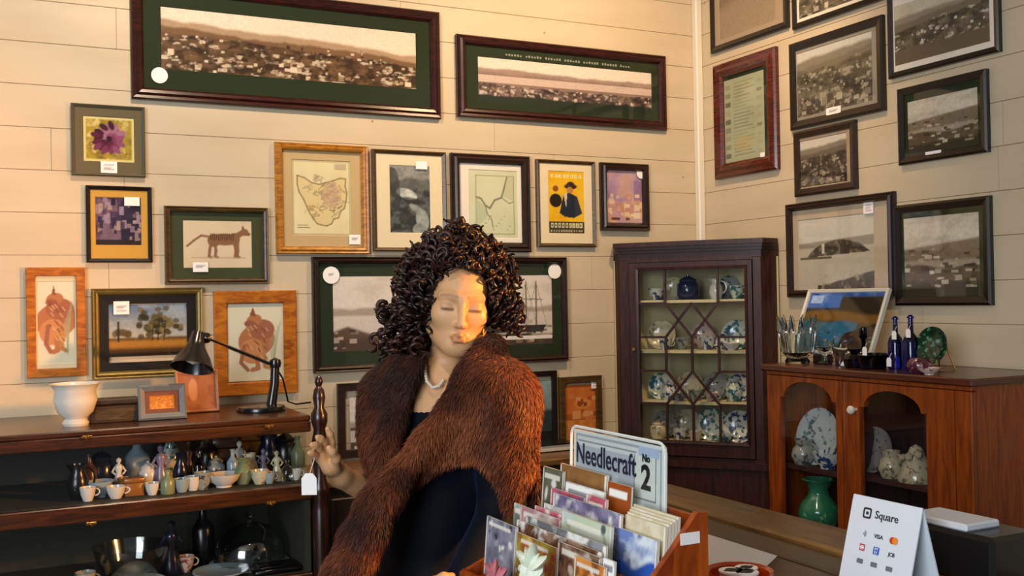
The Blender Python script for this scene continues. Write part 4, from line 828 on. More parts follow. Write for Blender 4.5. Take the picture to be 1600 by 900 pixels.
for a in [
 ('jug', BLKW, 122, -.42, .028, .085, 'black jug at the far left of the upper case shelf', 'jug'),
 ('cup', PORC_WHITE, 137, -.47, .020, .034, 'tiny white cup at the left front of the upper case shelf', 'cup'),
 ('bowl', PALEBL, 157, -.42, .034, .040, 'pale blue bowl left on the upper case shelf, under the small blue jar', 'bowl'),
 ('jar', DKBLUE, 158, -.30, .036, .105, 'dark blue lidded jar at the back left of the upper case shelf', 'jar'),
 ('cup', PORC_WHITE, 181, -.47, .024, .030, 'squat white cup nearest the glass left on the upper case shelf', 'cup'),
 ('bottle', PALEBL, 215, -.22, .034, .120, 'stout grey blue bottle at the back of the upper case shelf', 'bottle'),
 ('box', OCHRE, 209, -.45, .024, .045, 'small ochre trinket box in front of the grey blue bottle', 'box'),
 ('figure', LILAC, 252, -.36, .0, .112, 'lilac figurine on the upper case shelf right of the grey blue bottle', 'figurine'),
 ('vase', PORC_TEAL, 268, -.24, .032, .130, 'pale teal vase, tallest on the upper case shelf', 'vase'),
 ('cup', PORC_WHITE, 238, -.47, .019, .030, 'small white cup in front of the lilac figurine', 'cup'),
 ('bottle', SAGE, 262, -.48, .018, .060, 'little sage green bottle before the lilac figurine', 'bottle'),
 ('cup', PALEBL, 284, -.47, .022, .034, 'pale blue cup left of the two white cups in the middle of the shelf', 'cup'),
 ('cup', PORC_WHITE, 301, -.46, .022, .036, 'white cup in the middle of the upper case shelf, left of a pair', 'cup'),
 ('cup', PORC_GREY, 317, -.46, .023, .044, 'grey white cup in the middle of the upper case shelf, right of a pair', 'cup'),
 ('figure', BROWNW, 296, -.28, .0, .110, 'brown figurine at the back in the middle of the upper case shelf', 'figurine'),
 ('bottle', BLKW, 325, -.30, .026, .130, 'tall black bottle with pale stopper at the back of the upper case shelf', 'bottle'),
 ('box', BROWNW, 350, -.26, .034, .110, 'upright brown box at the back of the upper case shelf', 'box'),
 ('bowl', PORC_WHITE, 350, -.45, .046, .034, 'wide white bowl in the centre front of the upper case shelf', 'bowl'),
 ('vase', SAGE, 381, -.43, .027, .066, 'sage green vase right of the wide white bowl', 'vase'),
 ('figure', PORC_WHITE, 375, -.30, .0, .100, 'white figurine behind the sage green vase', 'figurine'),
 ('box', OCHRE, 394, -.20, .034, .120, 'tall ochre tin at the back of the upper case shelf', 'box'),
 ('cup', PORC_CREAM, 406, -.46, .025, .036, 'cream cup to the right of the sage green vase', 'cup'),
 ('jug', DKBLUE, 421, -.26, .036, .110, 'dark blue jug at the back right of the upper case shelf', 'jug'),
 ('figure', PORC_CREAM, 433, -.43, .0, .080, 'cream figurine at the right front of the upper case shelf', 'figurine'),
 ('jar', BLKW, 447, -.27, .034, .115, 'black lidded jar at the back right of the upper case shelf', 'jar'),
 ('bottle', CLEAR, 449, -.46, .015, .056, 'clear little bottle right of the cream figurine', 'bottle'),
 ('bottle', BROWNW, 140, -.34, .020, .100, 'brown bottle between the black jug and the dark blue jar', 'bottle'),
 ('figure', PORC_WHITE, 186, -.34, .0, .085, 'little white figurine left of the stout grey blue bottle', 'figurine'),
 ('cup', OCHRE, 196, -.40, .020, .040, 'ochre cup behind the squat white cup', 'cup'),
 ('jar', PORC_WHITE, 232, -.34, .024, .070, 'white lidded jar between the grey blue bottle and lilac figurine', 'jar'),
 ('vase', DKBLUE, 283, -.36, .022, .085, 'dark blue vase just right of the pale teal vase', 'vase'),
 ('bottle', CLEAR, 311, -.38, .017, .090, 'clear bottle behind the pair of cups in the middle', 'bottle'),
 ('jar', PORC_GREY, 338, -.35, .024, .070, 'grey lidded jar behind the wide white bowl', 'jar'),
 ('bottle', PALEBL, 364, -.36, .016, .085, 'slim pale blue bottle behind the wide white bowl', 'bottle'),
 ('jug', PORC_CREAM, 392, -.36, .022, .070, 'cream jug behind the sage green vase', 'jug'),
 ('figure', LILAC, 412, -.36, .0, .080, 'lilac figurine behind the cream cup on the right', 'figurine'),
 ('cup', PORC_WHITE, 462, -.45, .017, .028, 'tiny white cup at the right end of the upper case shelf', 'cup'),
 ('cup', PALEBL, 421, -.47, .016, .030, 'tiny pale blue cup left of the cream figurine', 'cup'),
 ('bottle', SAGE, 466, -.35, .020, .105, 'slim sage bottle at the right end of the upper case shelf', 'bottle')]: cw_(*a)
# lower tier
def ll(mb, name, mt, label, cat, px, y, rz=0): return ware(mb, name, mt, label, cat, (on(1, y, px, 880)[0], y, ZB_), rz, 'wares in the left display case')
GLDISH = pane_mat('thin_dish_glass', .20, .10, (.78, .84, .82))
ll(MB().lathe([(0, 0), (.06, 0), (.062, .006), (.095, .05), (.112, .115), (.109, .115), (.09, .052), (0, .010)], 30), 'glass_bowl', GLDISH, 'large clear glass bowl at the left of the lower case shelf', 'bowl', 206, -.38)
ll(MB().lathe([(0, 0), (.055, 0), (.075, .014), (.088, .020), (.085, .024), (.05, .012), (0, .010)], 28), 'dish', PALEBL, 'pale blue dish in front of the clear glass bowl on the lower shelf', 'dish', 212, -.47 if False else -.455)
ll(figure_mb(.17), 'figurine', DKBLUE, 'dark blue figurine beside the glass bowl on the lower case shelf', 'figurine', 268, -.34)
ll(bottle_mb(.036, .19), 'bottle', BLKW, 'black bottle standing behind the glass dome on the lower case shelf', 'bottle', 318, -.24)
ll(cup_mb(.028, .05), 'teacup', PORC_ROSE, 'rose cup between the blue figurine and the black bottle', 'cup', 290, -.33)
d_ = thing('glass_dome', 'clear glass dome over a tray on the lower case shelf', 'dome', (on(1, -.33, 390, 880)[0], -.33, ZB_), group='wares in the left display case')
MB().lathe([(0, 0), (.125, 0), (.128, .008), (.12, .012), (0, .012)], 30).build('tray', PORC_GREY, d_, True)
MB().lathe([(.112, .012), (.112, .05), (.10, .085), (.07, .115), (.03, .13), (.012, .132), (.010, .138), (.018, .150), (.012, .160), (0, .162)], 30).build('cover', GLDISH, d_, True)
ll(plate_mb(.085, .016), 'plate', PALEBL, 'pale blue plate lying at the front of the lower case shelf', 'plate', 345, -.44)
ll(MB().box((-.075, -.05, 0), (.075, .05, .016), .004).box((-.055, -.035, .016), (.055, .035, .022), .002), 'black_case', BLKW, 'black flat case with a grey inset at the right of the lower shelf', 'case', 430, -.46)
ll(cup_mb(.03, .06), 'teacup', PORC_GREY, 'grey cup at the far left of the lower case shelf', 'cup', 133, -.42)
ll(bottle_mb(.02, .11), 'bottle', CLEAR, 'clear bottle at the right end of the lower case shelf', 'bottle', 478, -.33)

# ------------------------------------------------------------------ sideboard under the small pictures (its top is glimpsed behind the figure)
TANW = wood('tan_sideboard', '#54381a', '#80592c', .4, 5, (1.2, 12, 12))
sb = thing('sideboard', 'low dark sideboard with a tan top behind the fur stole figure', 'sideboard', (-1.87, -.40, 0)); SBD = wood('dark_sideboard', '#120a05', '#2c190c', .45, 5, (12, 12, 1.2))
MB().box((0, -.01, .985), (1.29, .375, 1.01), .004).build('top_board', TANW, sb); MB().box((.02, .0, .07), (1.27, .365, .985), .004).build('body', SBD, sb)
for k in range(4): 
    d = MB().box((.03+.31*k, -.012, .12), (.33+.31*k, .0, .95), .004).build('door', SBD, sb); MB().lathe([(0, 0), (.007, 0), (.010, .014), (0, .018)], 10, (.30+.31*k, -.012, .56), M=Matrix.Rotation(math.pi/2, 4, 'X')).build('door_knob', BRASS, d)
for k in range(4): MB().box((.03+1.17*(k % 2), .02+.28*(k//2), 0), (.08+1.17*(k % 2), .07+.28*(k//2), .07), .003).build('foot', SBD, sb)
p = on(1, -.20, 862, 702)
bk = thing('black_book', 'black book lying on the sideboard below the misty blue photograph', 'book', (p[0], -.20, 1.01))
MB().box((-.08, -.06, 0), (.08, .06, .004)).box((-.08, -.06, .026), (.08, .06, .030)).box((-.08, .056, .004), (.08, .06, .026)).build('cover', BLKW, bk); MB().box((-.076, -.056, .004), (.076, .056, .026)).build('pages', plain('book_pages', '#c9c2b0', .8), bk)

# ------------------------------------------------------------------ things on top of the red cabinet
def rt(px, py): p = on(2, ZT, px, py); return p
def rtx(px, d): p = on(0, FX+d, px, 565); return (FX+d, p[1], ZT)
cr_ = thing('crystal_bowl', 'wide cut crystal bowl with a spiky rim on the red cabinet, leftmost', 'bowl', rtx(1246, .10))
n = 24; prof = [(.0, .0), (.040, .0), (.044, .008), (.036, .020), (.050, .035), (.058, .07), (.060, .11)]
mb = MB().lathe(prof+[(.056, .11), (.052, .07), (.044, .04), (0, .03)], 24); mb.build('bowl', CLEAR, cr_, True)
for k in range(12):
    a = 2*math.pi*k/12; c, s = math.cos(a), math.sin(a)
    mb = MB().tube([(.056*c, .056*s, .108), (.062*c, .062*s, .140), (.068*c, .068*s, .165+.008*(k % 2))], [.012, .009, .002], 6); mb.build('rim_point', CLEAR, cr_, True)
for k in range(12):
    a = 2*math.pi*(k+.5)/12; MB().tube([(.052*math.cos(a), .052*math.sin(a), .04), (.062*math.cos(a), .062*math.sin(a), .105)], .004, 5).build('cut_rib', CLEAR, cr_, True)
ware(MB().lathe([(0, 0), (.030, 0), (.032, .004), (.008, .012), (.007, .030), (.020, .042), (.030, .062), (.033, .085), (.031, .085), (.026, .06), (0, .046)], 20), 'glass_goblet', CLEAR, 'clear glass goblet right of the spiky crystal bowl', 'glass', rtx(1289, .13))
ware(MB().lathe([(0, 0), (.022, 0), (.024, .05), (.028, .075), (.026, .075), (.022, .05), (0, .008)], 18), 'glass_tumbler', CLEAR, 'clear glass tumbler in front of the lake picture', 'glass', rtx(1313, .10))
ware(MB().lathe([(0, 0), (.030, 0), (.034, .012), (.040, .03), (.030, .04), (.016, .05), (.022, .062), (.0, .066)], 20), 'dark_glass_dish', glassy('midnight_glass', '#0b1030', .08), 'low midnight blue dish before the lake picture', 'dish', rtx(1336, .08))
ware(MB().lathe([(0, 0), (.040, 0), (.048, .02), (.052, .045), (.046, .05), (.042, .03), (0, .012)], 22), 'dark_glass_bowl', glassy('midnight_glass', '#0b1030', .08), 'rounded midnight blue bowl with a white tag', 'bowl', rtx(1364, .085))
ware(MB().lathe([(0, 0), (.018, 0), (.020, .004), (.007, .015), (.007, .09), (.014, .10), (.012, .13), (.004, .135), (0, .135)], 16), 'dark_glass_vase', glassy('violet_black_glass', '#140a2a', .08), 'slender violet black vase in front of the lake picture', 'vase', rtx(1350, .115))
def lake():
    d = .22; tl = on(0, FX+d+.05, 1276, 445); trr = on(0, FX+d+.05, 1397, 443); bl_ = on(0, FX+d-.01, 1262, 545)
    y0 = tl[1]; y1 = trr[1]; w = abs(y1-y0)+.02; x = FX+.19; yc = (y0+y1)/2+.015; h = .245; lean = math.radians(23); zl = ZT+.030
    o = thing('lake_picture', 'white framed picture of a blue lake leaning back on the red cabinet', 'picture', mat4=Matrix.Translation((x-.02, yc, zl)) @ Matrix.Rotation(lean, 4, 'Y') @ Matrix(((0,0,-1,0),(-1,0,0,0),(0,1,0,0),(0,0,0,1))) )
    R_ = lambda t, hh: (-w/2+t, t, w/2-t, h-t, hh); wf = plain('white_frame_paint', '#d4cfc0', .35)
    MB().ring([R_(0, 0), R_(0, .014), R_(.004, .018), R_(.012, .014), R_(.013, .004)]).build('frame', wf, o)
    print_mesh('print', w-.024, h-.024, p_lake, '#2c64b8', o, Matrix.Translation((0, h/2, .006)), .0025); MB().box((-w/2+.002, .002, 0), (w/2-.002, h-.002, .004)).build('backing', BLACKF, o)
    MB().box((-w/2+.01, .01, .010), (w/2-.01, h-.01, .0115)).build('glass', GLASS, o)
    inv = o.matrix_world.inverted(); st = MB().box((x-.03, yc-.08, ZT), (x+.10, yc+.08, ZT+.030), .003).box((x+.07, yc-.06, ZT+.03), (x+.085, yc+.06, ZT+.19), .002); st.xf(inv); st.build('stand', DARKW, o)
lake()
def cob(px, d, r, h, label):
    o = thing('cobalt_bottle', label, 'bottle', rtx(px, d), group='cobalt bottles on the red cabinet')
    MB().lathe([(0, 0), (r*.95, 0), (r, .006), (r, h*.5), (r*.85, h*.58), (r*.34, h*.68), (r*.30, h*.93), (0, h*.93)], 20).build('body', COBALT, o, True)
    MB().lathe([(r*.30, h*.93), (r*.45, h*.935), (r*.45, h*.965), (r*.25, h*.97), (r*.3, h*.99), (0, h)], 14).build('stopper', COBALT, o, True)
cob(1400, .12, .024, .170, 'tall cobalt blue bottle just right of the lake picture')
cob(1424, .12, .025, .175, 'tall cobalt blue bottle nearest the dark green plate')
gp = thing('green_plate_on_stand', 'dark green round plate upright on a stand at the right of the red cabinet', 'plate', rtx(1462, .14), -math.pi/2)
m_ = plate_mb(.058, .016); m_.xf(Matrix.Translation((0, 0, .078)) @ Matrix.Rotation(math.radians(80), 4, 'X')); m_.build('plate', china('bottle_green_glaze', '#12301f', '#4f8a66', 60, .58), gp, True)
for s in (-1, 1): MB().tube([(s*.03, -.03, .012), (s*.03, -.022, .004), (s*.03, .05, .004), (s*.012, .028, .09)], .003, 6).build('stand_wire', BRASS, gp, True)
ware(MB().lathe([(0, 0), (.024, 0), (.036, .014), (.038, .028), (.028, .042), (.020, .046), (0, .046)], 18), 'plum_pot', china('plum_glaze', '#4a1c30', '#b08a94', 60, .58), 'small plum coloured pot beside the cobalt bottles', 'pot', rtx(1436, .06))
ware(bowl_mb(.034, .02), 'pink_dish', PORC_ROSE, 'tiny pink dish at the front right of the red cabinet top', 'dish', rtx(1452, .035))
def wtag(px, py, d, label):
    p = on(0, FX+d, px, py); o = thing('price_tag', label, 'tag', (p[0], p[1], p[2]), -math.pi/2, 'price tags on the red cabinet')
    MB().prism([(-.009, -.013), (.009, -.013), (.009, .008), (.005, .014), (-.005, .014), (-.009, .008)], -.0006, .0006).build('card', STICK, o)
    MB().tube([(0, 0, .011), (.002, .004, .020), (0, .012, .028)], .0006, 5).build('string', STICK, o)
wtag(1351, 549, .026, 'white price tag hanging on the midnight blue bowl'); wtag(1397, 524, .088, 'white price tag on the shoulder of the left cobalt bottle'); wtag(1419, 521, .088, 'white price tag on the shoulder of the right cobalt bottle'); wtag(1389, 566, -.022, 'white price tag hanging over the front edge of the red cabinet')
# ------------------------------------------------------------------ shop mannequin, built as distance fields and skinned into meshes
MO = dep(2.4, 700, 470)                                   # where it stands
_fh = np.array([math.sin(YAW), math.cos(YAW), 0.0]); _rh = np.array([math.cos(YAW), -math.sin(YAW), 0.0])
def mp(px, py, dy=0.0):
    """photo pixel -> mannequin frame (x to the right, y away from the shop front, z up), dy metres behind its axis"""
    d = ray(px, py); t = ((MO-CAMP) @ _fh+dy)/(d @ _fh); p = CAMP+d*t-MO
    return np.array([p @ _rh, p @ _fh, p[2]+MO[2]])
mann = thing('mannequin', 'shop mannequin with curly dark wig wearing a brown fur stole and navy dress', 'mannequin', (MO[0], MO[1], 0), -YAW)
class Field:
    def __init__(s, lo, hi, h):
        s.lo = np.array(lo, np.float32); s.h = h; n = [int((b-a)/h)+1 for a, b in zip(lo, hi)]
        s.ax = [s.lo[i]+h*np.arange(n[i], dtype=np.float32) for i in range(3)]; s.D = np.full(n, 9.0, np.float32)
    def sl(s, lo, hi):
        r = []
        for i in range(3):
            a = int(np.clip((lo[i]-s.lo[i])/s.h, 0, s.D.shape[i])); b = int(np.clip((hi[i]-s.lo[i])/s.h+2, 0, s.D.shape[i])); r.append(slice(a, b))
        return tuple(r)
    def grid(s, S): return np.meshgrid(*[s.ax[i][S[i]] for i in range(3)], indexing='ij', sparse=True)
    def op(s, fn, lo, hi, k=.02, mode='u', mar=None):
        mar = k+.03 if mar is None else mar; S = s.sl([a-mar for a in lo], [b+mar for b in hi])
        if any(x.stop <= x.start for x in S): return
        d = fn(*s.grid(S)).astype(np.float32); a = s.D[S]
        if mode == 'u': hh = np.maximum(k-np.abs(a-d), 0)/k; s.D[S] = np.minimum(a, d)-hh*hh*k*.25
        else: hh = np.maximum(k-np.abs(-a-d), 0)/k; s.D[S] = -(np.minimum(-a, d)-hh*hh*k*.25)
    def ell(s, c, r, k=.02, R=None, mode='u'):
        c = np.array(c); r = np.array(r); m = max(r)
        def fn(X, Y, Z):
            x, y, z = X-c[0], Y-c[1], Z-c[2]
            if R is not None: x, y, z = (R[0][0]*x+R[1][0]*y+R[2][0]*z, R[0][1]*x+R[1][1]*y+R[2][1]*z, R[0][2]*x+R[1][2]*y+R[2][2]*z)
            k0 = np.sqrt((x/r[0])**2+(y/r[1])**2+(z/r[2])**2); k1 = np.sqrt((x/r[0]**2)**2+(y/r[1]**2)**2+(z/r[2]**2)**2)+1e-6; return k0*(k0-1)/k1
        s.op(fn, c-m, c+m, k, mode)
    def cap(s, a, b, ra, rb, k=.02, mode='u'):
        a = np.array(a); b = np.array(b); ab = b-a; L2 = ab @ ab+1e-9; m = max(ra, rb)
        def fn(X, Y, Z):
            x, y, z = X-a[0], Y-a[1], Z-a[2]; t = np.clip((x*ab[0]+y*ab[1]+z*ab[2])/L2, 0, 1)
            return np.sqrt((x-t*ab[0])**2+(y-t*ab[1])**2+(z-t*ab[2])**2)-(ra+(rb-ra)*t)
        s.op(fn, np.minimum(a, b)-m, np.maximum(a, b)+m, k, mode)
    def chain(s, pts, rs, k=.015):
        for i in range(len(pts)-1): s.cap(pts[i], pts[i+1], rs[i], rs[i+1], k if i == 0 else .006)
    def mesh(s):
        g = s.D; ins = g < 0
        c8 = [ins[i:ins.shape[0]-1+i, j:ins.shape[1]-1+j, k:ins.shape[2]-1+k] for i in (0, 1) for j in (0, 1) for k in (0, 1)]
        al = c8[0].copy(); an = c8[0].copy()
        for c in c8[1:]: al &= c; an |= c
        act = an & ~al; idx = np.argwhere(act); n = len(idx); acc = np.zeros((n, 3)); cnt = np.zeros(n)
        cor = [(i, j, k) for i in (0, 1) for j in (0, 1) for k in (0, 1)]
        for a in range(8):
            for b in range(a+1, 8):
                if sum(abs(p-q) for p, q in zip(cor[a], cor[b])) != 1: continue
                A = idx+cor[a]; B = idx+cor[b]; va = g[A[:, 0], A[:, 1], A[:, 2]]; vb = g[B[:, 0], B[:, 1], B[:, 2]]
                m = (va < 0) != (vb < 0); t = np.where(m, va/(va-vb+1e-12), 0)[:, None]
                acc += np.where(m[:, None], np.array(cor[a])+(np.array(cor[b])-np.array(cor[a]))*t, 0); cnt += m
        V = s.lo+(idx+acc/cnt[:, None])*s.h; im = np.full(act.shape, -1, np.int64); im[tuple(idx.T)] = np.arange(n); Q = []
        for ax in range(3):
            o = [0, 1, 2]; o.remove(ax); u, v = o
            s0 = [slice(None)]*3; s1 = [slice(None)]*3; s0[ax] = slice(0, -1); s1[ax] = slice(1, None)
            e = np.argwhere(ins[tuple(s0)] != ins[tuple(s1)]); e = e[(e[:, u] > 0) & (e[:, v] > 0) & (e[:, u] < g.shape[u]-1) & (e[:, v] < g.shape[v]-1)]
            if len(e) == 0: continue
            flip = ins[tuple(e.T)]; q = []
            for du, dv in ((1, 1), (0, 1), (0, 0), (1, 0)):
                c = e.copy(); c[:, u] -= du; c[:, v] -= dv; q.append(im[tuple(c.T)])
            q = np.stack(q, 1); par = flip if ax != 1 else ~flip; q[~par] = q[~par][:, ::-1]; Q.append(q)
        return V, np.concatenate(Q)
def smooth_mesh(V, Q, it=2, lam=.5):
    for _ in range(it):
        S = np.zeros_like(V); c = np.zeros(len(V))
        for a, b in ((0, 1), (1, 2), (2, 3), (3, 0)):
            np.add.at(S, Q[:, a], V[Q[:, b]]); np.add.at(S, Q[:, b], V[Q[:, a]]); np.add.at(c, Q[:, a], 1); np.add.at(c, Q[:, b], 1)
        V = V+lam*(S/np.maximum(c, 1)[:, None]-V)
    return V
def rotm(yaw=0, pitch=0, roll=0):
    return np.array(Matrix.Rotation(yaw, 3, 'Z') @ Matrix.Rotation(roll, 3, 'Y') @ Matrix.Rotation(pitch, 3, 'X'))
# ---- pose
TY = math.radians(-40)                                     # torso turned to the left of the picture
RT = rotm(TY); fr = RT @ np.array([0, -1, 0]); lf = RT @ np.array([1, 0, 0])
NB = mp(688, 600, .03); CH = mp(688, 680, .04); WA_ = mp(664, 830, .03); HP = mp(652, 960, .03)
SHL = mp(776, 628, -.10); SHR = mp(620, 634, .11)
ELR = mp(622, 790, .15); WRR = mp(531, 744, -.03); ELL = mp(786, 800, -.10); WRL = mp(722, 912, -.26)
HC = mp(716, 474, .0); RH = rotm(math.radians(9), math.radians(6), math.radians(6))
H = lambda x, y, z: HC+RH @ np.array([x, y, z])
# ---- body: head, neck, torso, arms, hands in one surface
B = Field((-.42, -.36, .78), (.32, .33, 1.80), .0034)
e = lambda c, r, k=.02, mode='u', Rr=None: B.ell(H(*c), r, k, RH if Rr is None else RH @ Rr, mode)
e((0, .020, .035), (.072, .092, .080), .03)                 # cranium
e((0, -.028, -.030), (.058, .060, .082), .035)              # face
B.cap(H(0, -.058, -.084), H(0, -.066, -.093), .021, .016, .03)  # chin
for s in (-1, 1):
    B.cap(H(s*.050, .0, -.058), H(s*.018, -.058, -.090), .020, .015, .03)      # jaw
    e((s*.040, -.056, -.022), (.022, .020, .020), .025)                       # cheekbone
    B.cap(H(s*.012, -.084, .022), H(s*.046, -.066, .022), .008, .007, .016)    # brow
    e((s*.030, -.098, .000), (.018, .016, .012), .014, 's')                    # eye socket
    e((s*.031, -.0715, -.001), (.0165, .0125, .0110), .005)                     # closed lid
    B.cap(H(s*.018, -.0855, -.0065), H(s*.043, -.0775, -.0075), .0016, .0012, .003)  # lash line
    e((s*.0095, -.096, -.041), (.0070, .0080, .0060), .008)                    # nostril wing
    e((s*.077, .012, -.012), (.008, .018, .030), .012)                         # ear
B.cap(H(0, -.086, .018), H(0, -.108, -.034), .0062, .0092, .012)               # nose
e((0, -.113, -.037), (.0085, .0075, .0070), .008)
for s in (-1, 1): B.cap(H(s*.001, -.0965, -.0615), H(s*.0190, -.0860, -.0660), .0056, .0022, .006)   # upper lip
B.cap(H(-.010, -.0925, -.0745), H(.010, -.0925, -.0745), .0064, .0064, .006)                       # lower lip
B.cap(H(-.018, -.1010, -.0680), H(.018, -.1010, -.0680), .0014, .0014, .004, 's')                  # between the lips
e((0, -.094, -.0865), (.016, .006, .005), .008, 's')
NT = H(0, .018, -.075)
B.cap(NT, NB, .043, .048, .03); B.cap(NB, NB+np.array([0, 0, -.05]), .055, .075, .04)
RTo = RT
B.ell(CH, (.150, .092, .150), .04, RTo); B.ell((CH+WA_)/2, (.118, .082, .13), .05, RTo); B.ell(WA_, (.102, .078, .12), .05, RTo); B.ell(HP, (.150, .105, .13), .05, RTo)
for s in (-1, 1): B.ell(CH+fr*.078+lf*s*.066+np.array([0, 0, -.025]), (.052, .050, .054), .03, RTo)
for a, r in ((SHL, .052), (SHR, .052)): B.cap(NB+np.array([0, 0, -.04]), a, .050, r, .05)
B.chain([SHL, ELL, WRL], [.050, .040, .026], .03); B.chain([SHR, ELR, WRR], [.048, .037, .025], .03)
# right hand, raised, palm to the light, fingers loosely curled
def hp(px, py, d): return mp(px, py, d)
B.cap(WRR, hp(521, 730, -.055), .0235, .022, .015)
B.cap(hp(522, 729, -.050), hp(517, 708, -.047), .0165, .0125, .012); B.cap(hp(518, 730, -.062), hp(509, 711, -.066), .0175, .0125, .012); B.cap(hp(514, 731, -.074), hp(502, 717, -.084), .0160, .0115, .012)
FING = [[(518, 706, -.046), (518, 690, -.050), (516, 679, -.056), (512, 670, -.062)], [(511, 707, -.061), (506, 692, -.072), (501, 686, -.082), (496, 683, -.090)],
        [(505, 712, -.074), (497, 700, -.090), (492, 696, -.101), (487, 695, -.109)], [(500, 719, -.086), (491, 712, -.102), (487, 709, -.111), (483, 708, -.118)]]
for fg, rr in zip(FING, (.0084, .0087, .0082, .0072)):
    B.chain([hp(*p) for p in fg], [rr*1.08, rr, rr*.93, rr*.75], .004)
B.chain([hp(524, 731, -.066), hp(525, 717, -.092), hp(519, 706, -.106), hp(514, 700, -.111)], [.0135, .0105, .0092, .0072], .006)
# left hand, lying against the dress
K = WRL+fr*.05-lf*.03; B.cap(WRL, K, .024, .022, .015)
for q in range(4): B.chain([K+lf*(.018-.012*q)+np.array([0, 0, -.01]), K+fr*.028-lf*(.02+.010*q)+np.array([0, 0, -.02]), K+fr*.045-lf*(.035+.009*q)+np.array([0, 0, -.045])], [.010, .0088, .007], .006)
B.chain([WRL+fr*.02+np.array([0, 0, .015]), WRL+fr*.055+np.array([0, 0, .025]), WRL+fr*.085-lf*.02+np.array([0, 0, .015])], [.012, .010, .008], .008)
V, Q = B.mesh(); V = smooth_mesh(V, Q, 2, .45)
SKIN, nt_, b_ = mat_new('mannequin_skin'); N_ = nt_.nodes.new
b_.inputs['Base Color'].default_value = (*lin('#c49a78'), 1); b_.inputs['Roughness'].default_value = .36; b_.inputs['Coat Weight'].default_value = .15
b_.inputs['Subsurface Weight'].default_value = 0.0
body = rawmesh('body', V, Q, attr_mat('painted_fibreglass_skin', .48, .4), mann, True, None)
Vl = (V-HC) @ RH                                           # head coordinates of every point, for the painted make-up
colr = np.tile(np.array(lin('#cc9c70')), (len(V), 1))
def paintm(m, c): 
    global colr
    m = np.clip(m, 0, 1)[:, None]; colr = colr*(1-m)+np.array(lin(c))*m
front = Vl[:, 1] < -.05
for s in (-1, 1):
    d = np.abs(Vl[:, 2]-(.0245-.25*(np.abs(Vl[:, 0]-s*.030))**1.3)); paintm(front*(np.abs(Vl[:, 0]-s*.030) < .020)*np.clip(1.4-d/.0035, 0, 1)*.55, '#5a3a26')
    d = np.abs(Vl[:, 2]+.0068); paintm(front*(np.abs(Vl[:, 0]-s*.031) < .0155)*np.clip(1.5-d/.0028, 0, 1)*.8, '#3a241a')
    paintm(front*np.exp(-(((Vl[:, 0]-s*.031)/.014)**2+((Vl[:, 2]-.006)/.006)**2))*.35, '#8a6248')
lipd = ((Vl[:, 0]/.0200)**2+((Vl[:, 2]+.0685)/.0105)**2)
paintm(front*(Vl[:, 1] < -.078)*np.clip((1.05-lipd)*4, 0, 1)*.6, '#a8623f')
setcol(body.data, colr)

# ---- navy velvet dress
DR = Field((-.46, -.50, .012), (.40, .40, 1.40), .0075)
DR.ell(CH, (.162, .104, .155), .04, RT); DR.ell((CH+WA_)/2, (.128, .092, .13), .05, RT); DR.ell(WA_, (.110, .086, .12), .05, RT); DR.ell(HP, (.160, .116, .14), .05, RT)
for s in (-1, 1): DR.ell(CH+fr*.080+lf*s*.066+np.array([0, 0, -.025]), (.062, .060, .062), .03, RT)
foot = np.array([HP[0], HP[1], .02]); DR.cap(HP+np.array([0, 0, -.02]), np.array([HP[0], HP[1], .36]), .135, .20, .06); DR.cap(np.array([HP[0], HP[1], .36]), np.array([HP[0], HP[1], -.05]), .20, .235, .06)
DR.cap(SHL, ELL, .062, .055, .03); DR.cap(ELL, WRL, .055, .040, .02); DR.cap(SHR, SHR+(ELR-SHR)*.45, .058, .054, .03)
nz = mp(650, 640, -.05)[2]
DR.op(lambda X, Y, Z: nz-Z+0*X+0*Y+.35*((X-CH[0])*lf[0]+(Y-CH[1])*lf[1])*0, (-.5, -.5, .9), (.4, .4, 1.4), .012, 's2' if False else 's', .0) if False else None
X_, Y_, Z_ = np.meshgrid(*DR.ax, indexing='ij', sparse=True); DR.D = np.maximum(DR.D, (Z_-nz)+0*X_+0*Y_); DR.D = np.maximum(DR.D, (.02-Z_)+0*X_+0*Y_)
fold = .006*np.sin(np.arctan2(Y_-HP[1], X_-HP[0])*13)*np.clip((.95-Z_)/.4, 0, 1); DR.D = DR.D+fold.astype(np.float32)
V2, Q2 = DR.mesh(); V2 = smooth_mesh(V2, Q2, 2, .4)
VELVET, nt_, b_ = mat_new('navy_velvet'); b_.inputs['Base Color'].default_value = (*lin('#04070f'), 1); b_.inputs['Roughness'].default_value = .75; b_.inputs['Sheen Weight'].default_value = .12; b_.inputs['Sheen Tint'].default_value = (.12, .22, .6, 1); b_.inputs['Specular IOR Level'].default_value = .15
dress = rawmesh('dress', V2, Q2, VELVET, mann)

# ---- fur stole
def poly_sd(px, pz, poly):
    poly = np.array(poly); d = np.full(px.shape, 9.0, np.float32); sgn = np.ones(px.shape, np.float32); n = len(poly)
    for i in range(n):
        a = poly[i]; b = poly[i-1]; ex, ez = b-a; wx = px-a[0]; wz = pz-a[1]; t = np.clip((wx*ex+wz*ez)/(ex*ex+ez*ez), 0, 1)
        d = np.minimum(d, (wx-ex*t)**2+(wz-ez*t)**2); c1 = pz >= a[1]; c2 = pz < b[1]; c3 = ex*wz > ez*wx
        fl = (c1 & c2 & c3) | (~c1 & ~c2 & ~c3); sgn = np.where(fl, -sgn, sgn)
    return sgn*np.sqrt(d)
ST = Field((-.36, -.36, 1.02), (.34, .36, 1.56), .0065)
OUT = .030
ST.ell(CH+np.array([0, 0, .01]), (.165+OUT, .110+OUT, .17+OUT), .05, RT)
for s in (-1, 1): ST.ell(CH+fr*.07+lf*s*.066+np.array([0, 0, -.02]), (.06+OUT, .055+OUT, .07+OUT), .05, RT)
